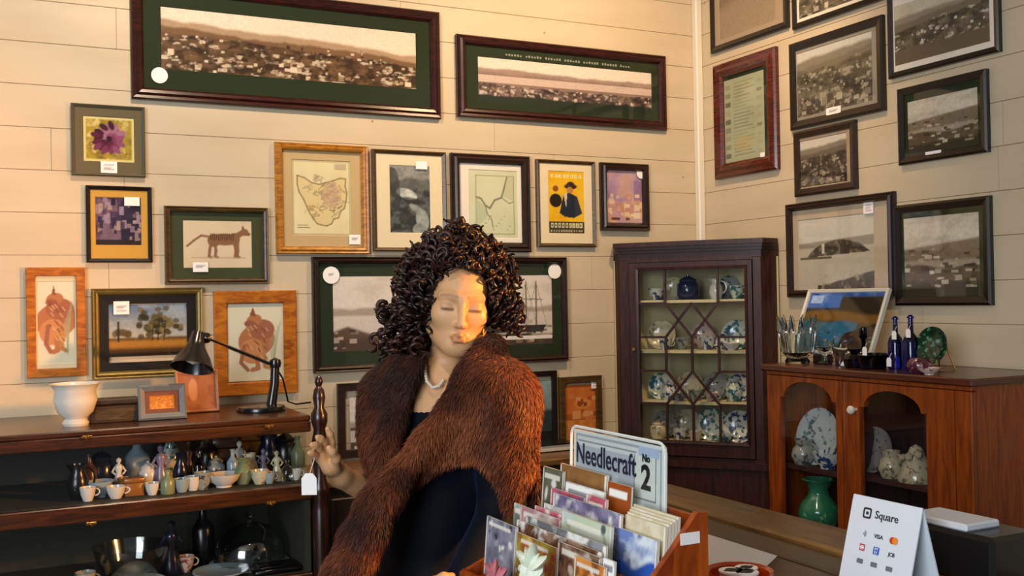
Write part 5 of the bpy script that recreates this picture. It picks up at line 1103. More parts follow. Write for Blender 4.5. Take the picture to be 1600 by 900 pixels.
for sh_p, el in ((SHL, ELL), (SHR, ELR)):
    ST.cap(NB+np.array([0, 0, .01]), sh_p+np.array([0, 0, .0]), .06+OUT, .055+OUT, .06); ST.cap(sh_p, sh_p+(el-sh_p)*1.0, .058+OUT, .050+OUT, .05)
full = ST.D.copy()
X_, Y_, Z_ = np.meshgrid(*ST.ax, indexing='ij')
inner = full+OUT*1.25
FRONT = [(668,548),(640,560),(590,560),(545,600),(545,690),(560,745),(576,800),(620,800),(640,775),(664,748),(692,726),(722,716),(745,714),(766,727),(781,755),(788,792),(803,785),(828,752),(846,700),(850,650),(850,590),(820,555),(780,532),(752,526),(736,546),(716,588),(694,636),(662,682),(632,722),(606,756),(604,742),(614,700),(630,650),(652,592)]
def px2xz(p, dy=-.08): q = mp(p[0], p[1], dy); return (q[0], q[2])
XX, ZZ = X_[:, 0, :], Z_[:, 0, :]
f2 = poly_sd(XX, ZZ, [px2xz(p) for p in FRONT])[:, None, :]
BACK = [(535,560),(535,735),(620,748),(700,752),(790,790),(850,760),(850,520),(740,500),(690,506)]
b2 = poly_sd(XX, ZZ, [px2xz(p, .1) for p in BACK])[:, None, :]
side = (X_-NB[0])*fr[0]+(Y_-NB[1])*fr[1]                   # >0 in front of the neck plane
shell = np.maximum(full, -inner)
D = np.where(side > -.02, np.maximum(shell, f2), np.maximum(shell, b2)).astype(np.float32)
neckhole = np.sqrt((X_-NB[0])**2+(Y_-NB[1])**2)-.060
D = np.where(Z_ > NB[2]-.02, np.maximum(D, -neckhole), D)
ST.D = D.astype(np.float32)
def flat_chain(F, pts, r, k=.03):
    for a, b in zip(pts, pts[1:]): F.cap(a, b, r, r, k)
# rolled collar along both edges of the opening, then round the nape
flat_chain(ST, [mp(764, 552, -.06), mp(734, 592, -.10), mp(706, 645, -.13), mp(668, 690, -.145), mp(632, 730, -.150)], .026)
flat_chain(ST, [mp(648, 572, .06), mp(632, 610, .01), mp(614, 660, -.06), mp(600, 710, -.10), mp(596, 752, -.125)], .022)
flat_chain(ST, [mp(764, 552, -.05), mp(766, 545, .04), mp(735, 540, .11), mp(690, 546, .13), mp(650, 572, .08)], .030)
V3, Q3 = ST.mesh(); V3 = smooth_mesh(V3, Q3, 2, .5)
# the two hanging tails
TL = Field((-.44, -.36, .78), (.10, .10, 1.30), .0065)
for ends, w in (([(628, 736, -.150), (606, 775, -.165), (580, 830, -.180), (556, 885, -.190), (538, 935, -.195), (528, 975, -.195)], .030), ([(598, 752, -.125), (580, 790, -.150), (556, 840, -.165), (533, 895, -.175), (516, 940, -.18)], .026)):
    P_ = [mp(*p) for p in ends]
    for i in range(len(P_)-1): TL.cap(P_[i], P_[i+1], w+.003*i, w+.003*(i+1), .02)
V4, Q4 = TL.mesh(); V4 = smooth_mesh(V4, Q4, 1, .4)
FURV = np.concatenate([V3, V4]); FURQ = np.concatenate([Q3, Q4+len(V3)])
def fur_col(P, seed=0):
    n = lambda s, sc: vnoise3(P*sc+s)
    a = n(3.1, 7)*.55+n(8.7, 19)*.45
    dark, mid, lite = (np.array(lin(c)) for c in ('#2b1006', '#55240d', '#7f421e'))
    t = np.clip((a-.30)/.42, 0, 1)[:, None]; c = np.where(t < .55, dark+(mid-dark)*t/.55, mid+(lite-mid)*(t-.55)/.45); return c
def vnoise3(P):
    r = np.random.default_rng(5); G = r.random((32, 32, 32)); i = np.floor(P).astype(int); f = P-i; f = f*f*(3-2*f); s = 0
    for a in (0, 1):
        for b in (0, 1):
            for c in (0, 1): s = s+G[(i[:, 0]+a) % 32, (i[:, 1]+b) % 32, (i[:, 2]+c) % 32]*np.where(a, f[:, 0], 1-f[:, 0])*np.where(b, f[:, 1], 1-f[:, 1])*np.where(c, f[:, 2], 1-f[:, 2])
    return s
FURM = attr_mat('mink_fur', .55, .25, sheen=.1)
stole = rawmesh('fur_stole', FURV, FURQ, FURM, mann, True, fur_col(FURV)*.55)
stole['label'] = 'glossy reddish brown fur stole with two hanging tails'
# guard hairs: thin tapering blades growing down the pelt
tri = np.concatenate([FURQ[:, [0, 1, 2]], FURQ[:, [0, 2, 3]]]); A_, B_2, C_2 = FURV[tri[:, 0]], FURV[tri[:, 1]], FURV[tri[:, 2]]
nr = np.cross(B_2-A_, C_2-A_); ar = np.linalg.norm(nr, axis=1); nrm = nr/np.maximum(ar, 1e-12)[:, None]
NH = 150000; pick = RNG.choice(len(tri), NH, p=ar/ar.sum()); u = RNG.random((NH, 1)); v = RNG.random((NH, 1)); fl = (u+v > 1); u = np.where(fl, 1-u, u); v = np.where(fl, 1-v, v)
P0 = A_[pick]+(B_2-A_)[pick]*u+(C_2-A_)[pick]*v; Nn = nrm[pick]
flow = np.array([-.35, 0, -1.0])+.5*np.stack([vnoise3(P0*7+1)-.5, vnoise3(P0*7+9)-.5, vnoise3(P0*7+17)-.5], 1)*2
flow = flow-Nn*np.sum(flow*Nn, 1)[:, None]; flow /= np.linalg.norm(flow, axis=1)[:, None]+1e-6
Ln = RNG.uniform(.009, .019, (NH, 1)); dr = Nn*.38+flow*.9+RNG.normal(0, .13, (NH, 3)); dr /= np.linalg.norm(dr, axis=1)[:, None]
sd = np.cross(dr, Nn+RNG.normal(0, .5, (NH, 3))); sd /= np.linalg.norm(sd, axis=1)[:, None]+1e-6; wd = RNG.uniform(.0005, .0009, (NH, 1))
M1 = P0+dr*Ln*.55; M2 = P0+(dr*.9+flow*.25)*Ln+np.array([0, 0, -.0015])
HV = np.stack([P0-sd*wd, P0+sd*wd, M1+sd*wd*.8, M1-sd*wd*.8, M2], 1).reshape(-1, 3); bi = np.arange(NH)[:, None]*5
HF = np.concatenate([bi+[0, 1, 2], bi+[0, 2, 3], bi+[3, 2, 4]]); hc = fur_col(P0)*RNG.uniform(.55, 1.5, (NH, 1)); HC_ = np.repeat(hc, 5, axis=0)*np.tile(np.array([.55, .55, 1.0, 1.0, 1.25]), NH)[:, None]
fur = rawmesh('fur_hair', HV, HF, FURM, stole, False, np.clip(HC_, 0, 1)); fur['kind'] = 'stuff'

# ---- curly wig
def curl_tube(root, out, L, rad, turns, ph, rt, n=34, seg=5, drop=.6):
    pts = []; out = np.array(out)/np.linalg.norm(out); pos = np.array(root, float); dirv = out.copy(); t1 = np.cross(dirv, [0.31, .2, .9]); t1 /= np.linalg.norm(t1)
    step = L/n; res = []
    for i in range(n+1):
        f = i/n; d = dirv+np.array([0, 0, -drop*f*f*1.5]); d /= np.linalg.norm(d); pos = pos+d*step; a1 = t1-d*(t1@d); a1 /= np.linalg.norm(a1)+1e-9; a2 = np.cross(d, a1)
        R_ = rad*(.35+.65*min(1, f*3)); ang = ph+turns*2*math.pi*f; res.append(pos+(a1*math.cos(ang)+a2*math.sin(ang))*R_)
    return np.array(res)
def tubes(curves, radii, seg=5):
    VV = []; FF = []; off = 0
    for P, r in zip(curves, radii):
        n = len(P); T = np.gradient(P, axis=0); T /= np.linalg.norm(T, axis=1)[:, None]+1e-9; ref = np.array([.3, .5, .8]); a = np.cross(T, ref); a /= np.linalg.norm(a, axis=1)[:, None]+1e-9; b = np.cross(T, a)
        rr = r*np.clip(np.minimum(np.linspace(.5, 4, n), np.linspace(5.0, .45, n)), 0, 1); th = np.linspace(0, 2*math.pi, seg, endpoint=False)
        V_ = P[:, None, :]+rr[:, None, None]*(a[:, None, :]*np.cos(th)[None, :, None]+b[:, None, :]*np.sin(th)[None, :, None]); VV.append(V_.reshape(-1, 3))
        i = np.arange(n-1)[:, None]*seg+np.arange(seg)[None]; j = np.arange(n-1)[:, None]*seg+(np.arange(seg)[None]+1) % seg
        FF.append(np.stack([i, j, j+seg, i+seg], -1).reshape(-1, 4)+off); off += n*seg
    return np.concatenate(VV), np.concatenate(FF)
wc = mp(704, 448, .03)                                     # centre of the hair mass
curves = []; rads = []; rg = np.random.default_rng(21); tries = 0
while len(curves) < 900 and tries < 20000:
    tries += 1; d = rg.normal(size=3); d /= np.linalg.norm(d)
    if d[2] < -.55: continue
    hx, hy, hz = d @ RH                                    # direction in head coordinates (front is -y)
    root_h = np.array([hx*.074, .018+hy*.094, .030+hz*.085])
    # keep the face free: forehead line high, cheeks clear
    face = hy < -.30 and root_h[2] < .082-.10*abs(root_h[0]) and abs(root_h[0]) < .060
    if face: continue
    if root_h[2] < -.075: continue
    root = HC+RH @ root_h; out = d*np.array([1.1, 1, .95])+rg.normal(0, .25, 3)
    L = rg.uniform(.048, .078)
    frontal = hy < -.25
    if frontal: L *= .62; out = out+np.array([0, 0, .35])
    if hz < 0: L *= 1.05; out = out+np.array([.0, .15, -.15])
    if hx < -.2: L *= 1.18
    if hx > .5 and hz < .1: L *= .95
    curves.append(curl_tube(root, out, L, rg.uniform(.007, .0135), rg.uniform(1.8, 3.4)*L/.075, rg.uniform(0, 6.28), .003, drop=rg.uniform(.4, 1.3))); rads.append(rg.uniform(.0036, .0060))
# ringlets falling over the brow and beside the cheeks
for px, py, dx, L in ((694, 402, .0, .062), (704, 400, .01, .058), (714, 396, .02, .050), (686, 412, -.01, .070), (678, 430, -.02, .085), (760, 415, .03, .06), (768, 430, .03, .075), (771, 452, .02, .08), (672, 455, -.02, .09), (670, 480, -.02, .08), (724, 392, .0, .034), (748, 402, .03, .04)):
    curves.append(curl_tube(mp(px, py-14, -.085+abs(px-718)*.0009), (dx, -.05, -.6), L, .0085, 2.4, px, .003, drop=1.0)); rads.append(.0036)
# lower curls at the nape, both sides
for k in range(150):
    s = -1 if k % 3 else 1; a = rg.uniform(0, 1); px = 662-58*a if s < 0 else 775+28*a; py = rg.uniform(470, 535) if s < 0 else rg.uniform(455, 492)
    curves.append(curl_tube(mp(px+rg.uniform(-8, 8), py, rg.uniform(-.045, .09)), (s*rg.uniform(-.1, .5), rg.normal()*.5, -rg.uniform(.1, 1)), rg.uniform(.035, .06), rg.uniform(.006, .011), rg.uniform(1.5, 2.6), k, .003)); rads.append(rg.uniform(.0036, .0056))
WV, WF = tubes(curves, rads)
HAIRM, nt_, b_ = mat_new('dark_curly_hair'); b_.inputs['Roughness'].default_value = .42; b_.inputs['Specular IOR Level'].default_value = .45
a_ = nt_.nodes.new('ShaderNodeAttribute'); a_.attribute_name = 'Col'; nt_.links.new(a_.outputs['Color'], b_.inputs['Base Color'])
tone = np.repeat(rg.random(len(curves)), [len(c)*5 for c in curves])[:, None]; wcol = np.array(lin('#120706'))*(1-tone)+np.array(lin('#331812'))*tone
wig = rawmesh('wig', WV, WF, HAIRM, mann, True, wcol); wig['label'] = 'short dark brown corkscrew curls'
CF = Field(HC-.16, HC+.18, .006)
CF.ell(H(0, .030, .040), (.080, .094, .086), .02, RH); CF.ell(H(0, .055, -.02), (.078, .065, .075), .03, RH); CF.ell(H(0, -.085, -.005), (.058, .075, .088), .01, RH, 's')
V5, Q5 = CF.mesh(); rawmesh('wig_cap', V5, Q5, plain('wig_cap_net', '#0a0403', .7), wig)

# ---- pearl necklace
pn = [mp(664, 560, -.02), mp(664, 580, -.045), mp(667, 596, -.06), mp(676, 606, -.07), mp(686, 603, -.068), mp(694, 592, -.06)]
PEARL = plain('pearl', '#cfc6b4', .2, coat=.5); pm = MB()
allp = []
for a, b in zip(pn, pn[1:]):
    for t in np.linspace(0, 1, 5)[:-1]: allp.append(a+(b-a)*t)
for p in allp: pm.lathe([(0, -.0042), (.003, -.003), (.0042, 0), (.003, .003), (0, .0042)], 8, p)
nk = pm.build('necklace', PEARL, mann, True); nk['label'] = 'pale bead necklace'
# stand under the gown
MB().lathe([(0, 0), (.15, 0), (.152, .006), (.03, .012), (0, .012)], 28, (HP[0], HP[1], 0)).tube([(HP[0], HP[1], .01), (HP[0], HP[1], HP[2])], .014, 10).build('stand', plain('steel_stand', '#8a8a88', .3, .9), mann, True)
# swing tag tied to the hand
tp = dep(2.26, 483, 756)
tg = thing('swing_tag', 'white swing tag hanging from the raised hand', 'tag', tuple(tp), -YAW)
MB().prism([(-.0165, -.024), (.0165, -.024), (.0165, .012), (.008, .023), (-.008, .023), (-.0165, .012)], -.0008, .0008).build('card', STICK, tg)
q = mp(494, 708, -.10); qw = MO*np.array([1, 1, 0])+_rh*q[0]+_fh*q[1]+np.array([0, 0, q[2]]); dq = qw-tp; loc_ = (dq @ _rh, dq @ _fh, dq[2])
MB().tube([(0, 0, .018), (loc_[0]*.4, loc_[1]*.4, loc_[2]*.5+.004), loc_], .0008, 5).build('string', STICK, tg)
# ------------------------------------------------------------------ shop counter
CTZ = 1.085
CTW = wood('counter_brown', '#2b1a0c', '#513519', .22, 4, (10, 1.2, 10), .35)
CTT = wood('counter_tan_ledge', '#5f421f', '#8d6a3a', .30, 4, (10, 1.2, 10), .25)
ct = thing('shop_counter', 'long brown wooden shop counter with a tan raised ledge', 'counter', (-1.80, -2.45, 0))
cl = lambda x, y, z: (x+1.80, y+2.45, z)
MB().box(cl(-2.10, -3.20, CTZ-.035), cl(-1.74, -1.975, CTZ), .004).build('top_board', CTW, ct); MB().box(cl(-1.74, -3.20, CTZ-.035), cl(-1.468, -1.80, CTZ), .004).build('top_board', CTW, ct)
MB().box(cl(-2.06, -3.16, .08), cl(-1.40, -2.01, CTZ-.035), .004).build('body', CTW, ct)
MB().box(cl(-1.468, -3.20, CTZ-.035), cl(-1.374, -1.30, CTZ+.004), .003).build('step_board', wood('counter_grey_brown', '#3c3222', '#5c4d36', .3, 4, (10, 1.2, 10), .2), ct)
MB().box(cl(-1.374, -3.20, CTZ-.03), cl(-1.23, -1.30, CTZ+.016), .006).build('ledge', CTT, ct)
MB().box(cl(-1.44, -2.01, .08), cl(-1.26, -1.34, CTZ-.035), .004).build('end_panel', CTW, ct)
MB().box(cl(-2.04, -3.14, 0), cl(-1.42, -2.03, .08)).build('plinth', CTW, ct)
for k in range(3): MB().box(cl(-2.072, -3.12+.37*k, .16), cl(-2.06, -2.79+.37*k, .98), .004).build('front_panel', CTW, ct)

# ------------------------------------------------------------------ card rack and everything in it
RKW = wood('orange_rack_wood', '#7c2c05', '#b4520c', .35, 5, (8, 8, 2), .2)
RX0, RX1, RY0, RY1 = -2.075, -1.872, -2.462, -1.985
rk = thing('card_rack', 'orange wooden tiered card rack on the counter with a white sticker', 'rack', ((RX0+RX1)/2, RY0, CTZ))
kl = lambda x, y, z: (x-(RX0+RX1)/2, y-RY0, z-CTZ)
prof = [(RX1, CTZ), (RX1, 1.270), (RX1-.018, 1.272), (-1.935, 1.222), (-1.98, 1.176), (-2.03, 1.14), (RX0, 1.13), (RX0, CTZ)]
MB().prism([kl(x, 0, z)[0::2] for x, z in prof], 0, .012).build('end_panel', RKW, rk)
MB().prism([kl(x, 0, z)[0::2] for x, z in [(RX1, CTZ), (RX1, 1.20), (-1.95, 1.15), (RX0, 1.10), (RX0, CTZ)]], RY1-.012-RY0, RY1-RY0).build('end_panel', RKW, rk)
MB().box(kl(RX0, RY0+.012, CTZ), kl(RX1, RY1-.012, CTZ+.008)).build('base_board', RKW, rk)
MB().box(kl(RX1-.008, RY0+.012, CTZ+.008), kl(RX1, RY1-.012, 1.262)).build('back_board', RKW, rk)
ROW = {1: (-2.036, 1.096), 2: (-1.985, 1.106), 3: (-1.948, 1.120), 4: (-1.917, 1.134), 5: (-1.889, 1.145)}
for k in (1, 2, 3, 4):
    xm = (ROW[k][0]+ROW[k+1][0])/2+.004; MB().box(kl(xm-.003, RY0+.012, CTZ+.008), kl(xm+.003, RY1-.012, 1.120+.022*k)).build('divider', RKW, rk)
for k in (2, 3, 4, 5):
    x, z = ROW[k]; MB().box(kl(x-.016, RY0+.012, z-.006), kl(x+.010, RY1-.012, z-.0005)).build('tier_board', RKW, rk)
MB().box(kl(RX0, RY0+.012, CTZ+.008), kl(RX0+.006, RY1-.012, 1.108)).build('front_lip', RKW, rk)
p0 = on(1, RY0, 1063, 834); p1 = on(1, RY0, 1093, 848)
MB().box(kl(p0[0], RY0-.0012, p1[2]), kl(p1[0], RY0, p0[2])).build('sticker', STICK, rk)
FACE = Matrix(((0,0,-1),(-1,0,0),(0,1,0))).to_4x4()
def txt(s, size, M, mat, parent, name='lettering', off=0.0, align='CENTER', ext=.0004, sx=1.0):
    cu = bpy.data.curves.new(name, 'FONT'); cu.body = s; cu.size = size; cu.align_x = align; cu.align_y = 'CENTER'; cu.extrude = ext; cu.offset = off; cu.resolution_u = 3
    o = bpy.data.objects.new(name, cu); COL.objects.link(o); bpy.context.view_layer.update()
    me = bpy.data.meshes.new_from_object(o.evaluated_get(bpy.context.evaluated_depsgraph_get())); bpy.data.objects.remove(o); bpy.data.curves.remove(cu)
    me.transform(M @ Matrix.Diagonal((sx, 1, 1, 1))); me.materials.clear(); me.name = name; return link(name, me, mat, parent)
def p_card(cols, seed, style=0):
    def f(c):
        r = np.random.default_rng(seed); a = c.asp
        c.mix(np.clip((fbm(c.X*3, c.Y*3, seed)-.4)*3, 0, .8), cols[1]); c.mix(np.clip((fbm(c.X*5+7, c.Y*5, seed+3)-.5)*4, 0, .8), cols[2])
        if style == 0:
            for k in range(26): c.ell(r.uniform(0, a), r.uniform(.05, .95), r.uniform(.03, .10), r.uniform(.02, .08), (list(cols)+['#e4e2dc', '#2a2426'])[r.integers(len(cols)+2)], r.uniform(0, 3), .85)
            c.rect(.1*a, .86, .8*a, .92, '#e6e2d6', .8); c.rect(0, 0, .03, 1, '#e0dcd0'); c.rect(a-.03, 0, a, 1, '#e0dcd0')
        if style == 1:
            c.rect(0, .78, a, 1, cols[0]); c.rect(.08*a, .84, .85*a, .93, cols[-1])
            for k in range(6): c.rect(.08*a, .66-.1*k, r.uniform(.5, .95)*a, .70-.1*k, cols[-1], .6)
        if style == 2: c.below(.55+.15*c.X/a+.05*np.sin(c.X*9), cols[1], .05); c.below(.35-.1*c.X/a, cols[2], .05); c.rect(0, 0, .02*a, 1, '#e8e4da'); c.rect(.96*a, 0, a, 1, '#e8e4da')
    return f
def card(row, px0, px1, pyt, label, cols, style=0, th=.003, name='greeting_card', dx=0.0, zb=None, seed=1, lean=5, group='cards in the orange rack', cat='card'):
    x, z0 = ROW[row]; x += dx; a = on(0, x, px0, pyt); b = on(0, x, px1, pyt); y0, y1 = min(a[1], RY1-.016), max(b[1], RY0+.014)
    if pyt < 0: zt = 1.25
    else: zt = on(0, x, px0, pyt)[2]
    w = y0-y1; h = zt-z0
    o = thing(name, label, cat, mat4=Matrix.Translation((x, (y0+y1)/2, z0)) @ Matrix.Rotation(math.radians(lean), 4, 'Y') @ FACE, group=group)
    MB().box((-w/2, 0, -th), (w/2, h, 0)).build('paper_stock', plain('card_edge', '#d9d2c2', .7), o)
    print_mesh('cover', w, h, p_card(cols, seed, style), cols[0], o, Matrix.Translation((0, h/2, .0004)), .003)
    return o
# back row: the needlecraft magazine in its clear sleeve
x5, z5 = ROW[5]; ma = on(0, x5, 892, 667); mb_ = on(0, x5, 1033, 692); mw = ma[1]-mb_[1]; mh = ma[2]-z5-.004
mg = thing('craft_magazine', 'large white needlecraft magazine number two in a clear sleeve', 'magazine', mat4=Matrix.Translation((x5, (ma[1]+mb_[1])/2, z5)) @ Matrix.Rotation(math.radians(2), 4, 'Y') @ FACE)
MB().box((-mw/2, 0, -.004), (mw/2, mh, 0)).build('pages', plain('magazine_pages', '#dcd8cc', .7), mg)
def p_mag(c):
    a = c.asp; c.rect(.03*a, .03, .97*a, .97, '#aab2b8'); c.rect(.04*a, .045, .96*a, .955, '#e2e4e2'); c.rect(.05*a, .64, .69*a, .88, '#bcc2ca'); c.rect(.71*a, .58, .91*a, .89, '#e6e6e0')
    c.rect(.05*a, .615, .69*a, .63, '#6a7078'); c.rect(.695*a, .56, .705*a, .90, '#5a6068'); c.rect(.91*a, .56, .92*a, .90, '#5a6068'); c.rect(.70*a, .56, .92*a, .575, '#5a6068'); c.rect(.05*a, .91, .72*a, .92, '#7a8288'); c.rect(.74*a, .905, .95*a, .975, '#b4c8e2')
    for k in range(9): c.rect(.08*a, .50-.045*k, (.5+.05*(k % 3))*a, .515-.045*k, '#8a8f90')
    c.rect(.62*a, .06, .93*a, .27, '#c9c6b8'); c.spots(24, 4, .08, .24, .05, ['#8a9078', '#b0a890', '#d9d4c0'], 1.4)
print_mesh('cover', mw, mh, p_mag, '#eceeea', mg, Matrix.Translation((0, mh/2, .0004)), .0022)
INK = plain('violet_ink', '#26203f', .5); BINK = plain('black_ink', '#0c0b10', .5)
nt_t = txt('Needlecraft', .052, Matrix.Translation((-mw*.125, mh*.80, .0012)), INK, mg, off=.0006, sx=mw/.362)
txt('No', .017, Matrix.Translation((mw*.32, mh*.885, .0012)), BINK, mg, off=.0006); txt('2', .056, Matrix.Translation((mw*.32, mh*.73, .0012)), BINK, mg, off=.0016)
rc_ = .018; sp = []
for cx_, cy_, a0_ in ((mw/2+.006-rc_, mh+.006-rc_, 0), (-mw/2-.006+rc_, mh+.006-rc_, 90), (-mw/2-.006+rc_, rc_-.002, 180), (mw/2+.006-rc_, rc_-.002, 270)):
    for t in range(0, 91, 18): sp.append((cx_+rc_*math.cos(math.radians(a0_+t)), cy_+rc_*math.sin(math.radians(a0_+t))))
MB().prism(sp, .0022, .0030, 2).build('clear_sleeve', pane_mat('plastic_sleeve', .07, .12, (.95, .97, .97)), mg)
n_ = len(sp); rim = MB()
for i in range(n_): a, b = sp[i], sp[(i+1) % n_]; rim.tube([(a[0], a[1], .0026), (b[0], b[1], .0026)], .0028, 5)
rim.build('sleeve_edge', plain('frosted_plastic_edge', '#d8dcd8', .4), mg)
WHT, PNK, BLU, GRN, YEL, ORG, BRN, GRY = '#ecece8', '#c0566e', '#2c55b0', '#bcc8ae', '#a8922e', '#c8742a', '#5a3520', '#8d8d92'
C_ = card
C_(4, 866, 938, 724, 'plain tan card at the back of the rack beside the magazine', ['#8a6238', '#7a5430', '#9a7040'], 2, .004, seed=3, dx=.006)
C_(4, 838, 872, 728, 'olive grey card at the far end of the back row', ['#5a5c4a', '#6e6c58', '#45483a', '#8a8670'], 0, seed=4)
C_(4, 940, 976, 752, 'white topped card with an orange brown picture in front of the magazine', ['#9a4a18', '#b05a1e', '#7a3a14', WHT], 1, .003, seed=5, dx=-.008)
C_(3, 852, 905, 762, 'deep pink card with a purple band in the middle tier', [PNK, '#8c3a56', '#5a5a8c', '#d8a0a8'], 0, seed=6)
C_(3, 906, 938, 772, 'rose red card with a white corner in the middle tier', ['#a84a5c', PNK, WHT, '#8a4a5a'], 0, seed=7, dx=-.006)
C_(3, 874, 934, 752, 'white and violet card rising behind the deep pink card', [WHT, '#5a5a86', '#a86a6e', GRY], 1, seed=8, dx=.012)
for k in range(5):
    C_(3, 968+3*k, 1056+2*k, 804-4*k, ['cream booklet at the front of the thick stack by the orange end panel', 'second cream booklet of the thick stack by the end panel', 'middle cream booklet of the thick stack by the end panel', 'fourth cream booklet of the thick stack by the end panel', 'rearmost cream booklet of the thick stack by the end panel'][k], ['#cfc6a8', '#c4b894', '#ddd6c0'], 2, .004, 'booklet', dx=-.002+.0055*k, seed=10+k, group='booklets by the end panel', cat='booklet')
C_(2, 870, 946, 798, 'pale green card with white patches in the second tier', [GRN, '#c6ccba', '#b9c6c8', '#8a9a80'], 0, .004, seed=16)
C_(2, 948, 1024, 822, 'bright blue landscape card with white sky nearest the end panel', ['#d4dfe6', BLU, '#24407e'], 2, .004, seed=17, dx=.020)
C_(2, 806, 868, 790, 'white and rose card at the far end of the second tier', ['#c9b8b4', '#a85a68', WHT, GRY], 0, seed=18)
C_(2, 786, 812, 782, 'silvery grey card at the far end of the rack', ['#a3a8a2', WHT, '#6e7878', GRY], 0, seed=19, dx=.008)
C_(1, 802, 862, 832, 'olive yellow and red card in the front tier', [YEL, '#7a6a20', '#9c3a34', '#c9a86a'], 0, .003, seed=20)
C_(1, 754, 800, 806, 'grey lilac card at the far end of the front tier', ['#77758a', '#9a98a6', '#57606a', '#b0aeb8'], 0, .003, seed=21)
C_(1, 864, 930, 846, 'brown and white card in the middle of the front tier', [BRN, '#b9a898', '#7a5a48', WHT], 0, .003, seed=22)
C_(1, 890, 938, 868, 'orange card with a brown figure in the front tier', [ORG, '#e0a050', BRN, '#d88a3a'], 0, .003, seed=23, dx=-.010)
C_(1, 934, 992, 872, 'white striped card in the front tier nearest the camera', [WHT, '#9a9aa0', '#4a4a52', GRY], 1, .003, seed=24, dx=-.004)
for k, (row, dx) in enumerate(((1, .010), (1, .017), (2, .014), (2, .020), (3, -.014), (4, .010))):
    C_(row, 800+14*k, 930+8*k, [812, 806, 790, 786, 770, 742][k], ['brown edged card tucked behind the olive yellow card', 'grey card tucked behind the brown edged card', 'pink edged card tucked behind the pale green card', 'white card tucked behind the pink edged card', 'violet card just behind the white and rose card', 'cream card standing before the tan card'][k], [[BRN, '#9a7a62', WHT], [GRY, '#5a5a60', WHT], [PNK, '#c9949c', WHT], [WHT, GRY, '#b0a8a0'], ['#5c5478', '#8a84a0', WHT], ['#cfc2a0', '#a8946a', WHT]][k], 2, .002, seed=30+k, dx=dx)

# paper rosettes on stems standing before the rack
def rosette(label, px, py, r, mat, seed):
    p = on(0, -2.088, px, py); zc = p[2]-CTZ; o = thing('paper_rosette', label, 'rosette', (p[0], p[1], CTZ)); rr = random.Random(seed)
    MB().tube([(0, 0, 0), (0, 0, zc)], .0016, 6).build('stem', plain('green_stem', '#4a5a34', .7), o)
    for k in range(11):
        a = k*2.4; R_ = r*(.15+.62*(k/11)); c = (-.004+.003*(k % 2), R_*math.cos(a), zc+R_*math.sin(a))
        m = MB().lathe([(0, -.3), (.6, -.22), (1, 0), (.75, .2), (0, .3)], 10); m.xf(Matrix.Translation(c) @ Matrix.Rotation(a, 4, 'X') @ Matrix.Rotation(rr.uniform(.5, 1.1), 4, 'Y') @ Matrix.Diagonal((r*.46, r*.60, r*.62, 1))); m.build('petal', mat, o, True)
rosette('pale green white paper rosette standing before the front tier of cards', 832, 884, .036, plain('tissue_paper', '#dfe8d6', .8), 3)
rosette('pink paper rosette at the bottom left of the card rack', 776, 900, .030, plain('pink_paper', '#c0707a', .8), 8)
# white paper lying on the counter
pp = [on(2, CTZ+.0005, *q) for q in ((1104, 827), (1218, 866), (1195, 888), (1090, 892))]
c0 = sum(pp)/4
pw = MB().prism([(q[0]-c0[0], q[1]-c0[1]) for q in pp], 0, .0012, 2).build('paper_sheet', plain('white_paper', '#c9cdd4', .6)); place(pw, (c0[0], c0[1], CTZ+.0003)); tag(pw, 'white sheet of paper lying on the counter right of the card rack', 'paper')
# round orange dish with black and white stickers
tq = on(2, CTZ, 1156, 925); od = thing('round_dish', 'round orange brown dish holding black and white stickers on the counter', 'dish', (tq[0], tq[1], CTZ))
MB().lathe([(0, 0), (.050, 0), (.056, .010), (.060, .034), (.058, .038), (.051, .034), (.048, .012), (0, .008)], 36).build('dish', plain('burnt_orange_lacquer', '#a8380c', .25, coat=.4), od, True)
for k, (x, y, r_) in enumerate(((-.014, .004, .022), (.020, .006, .020), (.002, -.018, .020))):
    stk = MB().lathe([(r_, 0), (r_, .003)], 18, (x, y, .036)).lathe([(r_*.9, -.022), (r_*.9, 0)], 18, (x, y, .036)).build('sticker_roll', STICK, od); MB().lathe([(r_*.5, 0), (r_*.5, .0008)], 14, (x, y, .039)).box((x-r_*.7, y-.003, .039), (x+r_*.7, y+.003, .0397)).build('black_print', BINK, stk)
# orange wrapped box in front of the end panel
oq = on(2, CTZ+.05, 1078, 890)
ob = thing('orange_packet', 'glossy orange packet standing against the rack end panel', 'packet', (oq[0], min(oq[1], RY0-.045), CTZ), .3)
MB().box((-.022, -.014, 0), (.022, .014, .060), .006).build('packet', plain('orange_foil', '#e0560a', .2, coat=.6), ob); MB().prism([(-.022, .060), (.022, .060), (.016, .074), (-.016, .074)], -.002, .002).build('folded_top', plain('orange_foil', '#e0560a', .2), ob)

